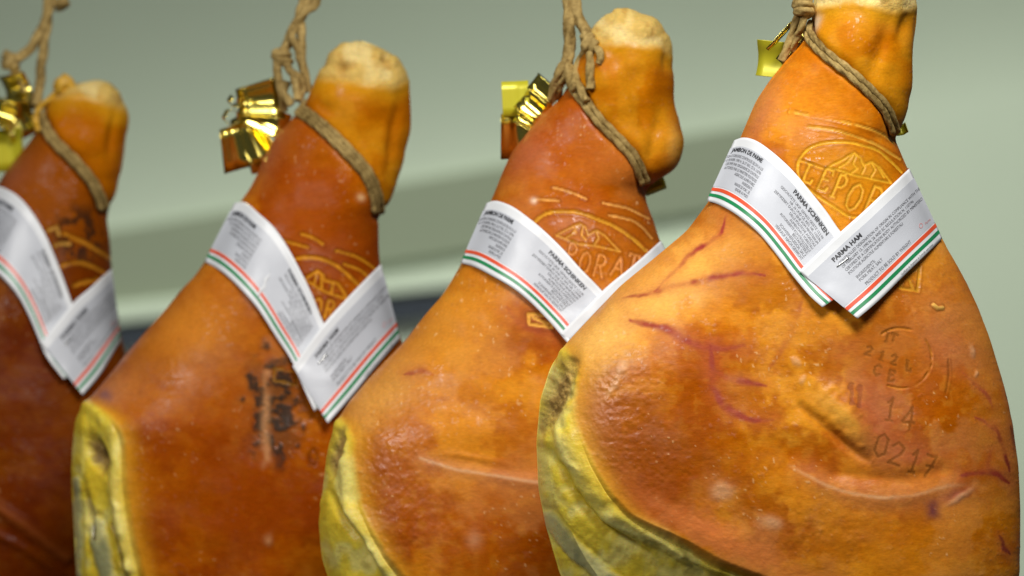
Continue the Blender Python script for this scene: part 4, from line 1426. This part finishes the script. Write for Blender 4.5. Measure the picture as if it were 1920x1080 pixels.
# ------------------------------------------------------------------ gold ribbon bows
def curl(h, parent, org, c, axis, width, r0, r1, a0, a1, name="ribbon_loop", squash=1.0, mat=None, tilt=0.0, n=44, taper=0.0):
    """ribbon bent round an axis: radius r0 to r1 over the angles a0 to a1 (degrees)"""
    axis = np.array(axis, float)
    axis /= np.linalg.norm(axis)
    ref = np.array([0, 0, 1.0])
    e1 = np.cross(axis, ref)
    if np.linalg.norm(e1) < 0.2:
        e1 = np.cross(axis, [1.0, 0, 0])
    e1 /= np.linalg.norm(e1)
    e2 = np.cross(axis, e1)
    a = np.radians(np.linspace(a0, a1, n))
    r = np.linspace(r0, r1, n) * (1 + 0.07 * np.sin(a * 5.0))
    rad = (r * np.cos(a))[:, None] * e1 + (r * np.sin(a) * squash)[:, None] * e2
    lean = (np.linspace(-.5, .5, n) * tilt)[:, None] * axis
    V = []
    nw = 5
    for j in range(nw):
        f = j / (nw - 1) - 0.5
        V.append(np.array(c) + rad * (1 + taper * 2 * f) + lean + axis * width * f)
    P = np.stack(V, 1).reshape(-1, 3)
    W = h.world(P[:, 0], P[:, 1], P[:, 2]) - org
    idx = np.arange(n * nw).reshape(n, nw)
    Q = np.stack([idx[:-1, :-1], idx[:-1, 1:], idx[1:, 1:], idx[1:, :-1]], -1).reshape(-1, 4)
    ob = link(name, mesh_fast(name, W, Q), parent, mat or M_GOLD)
    sd = ob.modifiers.new("thickness", 'SOLIDIFY')
    sd.thickness = 0.0003
    return ob


def bow(h, at, label):
    org = h.world(*at)
    o = empty("gold_ribbon_bow", tuple(org))
    tag(o, label, "ribbon bow", "gold ribbon bows on the hams")
    return o, org


o, g = bow(H4, (1475, 80, -20), "gold foil ribbon behind the nearest ham's knot, mostly hidden")
curl(H4, o, g, (1476, 74, -30), (44, -52, 6), 74, 22, 30, 110, 225, squash=0.5)
curl(H4, o, g, (1440, 112, -46), (34, 4, 16), 62, 54, 68, 40, 115, "ribbon_tail", mat=M_GOLD2, squash=.5)
curl(H4, o, g, (1462, 60, -34), (46, -50, 6), 70, 10, 12, 150, 260, "ribbon_loop")
curl(H4, o, g, (1696, 238, -50), (10, 30, 10), 20, 10, 14, 0, 200, "ribbon_tail", mat=M_GOLD2)

o, g = bow(H3, (1020, 190, -10), "shiny gold ribbon bow left of the second nearest ham's rope, bright striped loops")
curl(H3, o, g, (1016, 172, -4), (40, 34, 4), 58, 26, 18, -30, 130, squash=0.8)
curl(H3, o, g, (1002, 196, -6), (40, 34, 4), 58, 22, 26, 20, 170, squash=0.8)
curl(H3, o, g, (968, 182, -24), (3, 60, 4), 66, 24, 30, 20, 150, mat=M_GOLD2, squash=0.25)
curl(H3, o, g, (972, 254, -18), (2, 60, -4), 86, 28, 32, 10, 170, "ribbon_tail", squash=0.7, taper=0.05)
curl(H3, o, g, (986, 226, -8), (30, 16, 4), 46, 16, 12, 20, 190, "ribbon_loop", squash=0.8)
curl(H3, o, g, (1006, 238, -26), (16, 50, 0), 70, 26, 30, 30, 140, "ribbon_tail", squash=0.5)
curl(H3, o, g, (1228, 345, -60), (30, -12, 6), 40, 16, 14, 40, 250, "ribbon_tail", mat=M_GOLD2)

o, g = bow(H2, (500, 200, 0), "large gold ribbon bow with a box shaped loop and small ring")
curl(H2, o, g, (484, 184, 4), (80, -10, 4), 86, 30, 34, -8, 165, squash=0.6, taper=0.25)
curl(H2, o, g, (490, 222, -6), (70, 30, 4), 96, 26, 22, 20, 160, squash=0.5, taper=0.1)
curl(H2, o, g, (431, 218, 4), (0.3, 0.15, 1), 22, 15, 14, 0, 350, "ribbon_ring")
curl(H2, o, g, (437, 188, 2), (0.4, 0.3, 1), 20, 9, 11, 20, 300, "ribbon_ring")
curl(H2, o, g, (446, 276, 8), (10, 40, -4), 84, 28, 32, 5, 170, "ribbon_tail", squash=0.7, taper=0.18)
curl(H2, o, g, (476, 258, -4), (36, 60, 10), 112, 22, 34, 15, 150, "ribbon_tail", squash=0.6, taper=0.2)
curl(H2, o, g, (486, 286, -22), (14, 50, 10), 66, 26, 30, 20, 150, "ribbon_tail", squash=0.5)

o, g = bow(H1, (10, 190, 10), "blurred gold ribbon bow at the left edge of the photo")
curl(H1, o, g, (20, 168, 22), (30, -6, 12), 52, 30, 28, -30, 200, squash=0.9)
curl(H1, o, g, (0, 212, 22), (40, 14, 10), 56, 28, 24, -30, 200, squash=0.9)
curl(H1, o, g, (34, 222, 0), (20, 40, 0), 70, 26, 34, 20, 170, "ribbon_tail", squash=0.6)
curl(H1, o, g, (14, 280, 0), (6, 60, 0), 80, 24, 30, 0, 170, "ribbon_tail", mat=M_GOLD2, squash=0.6)
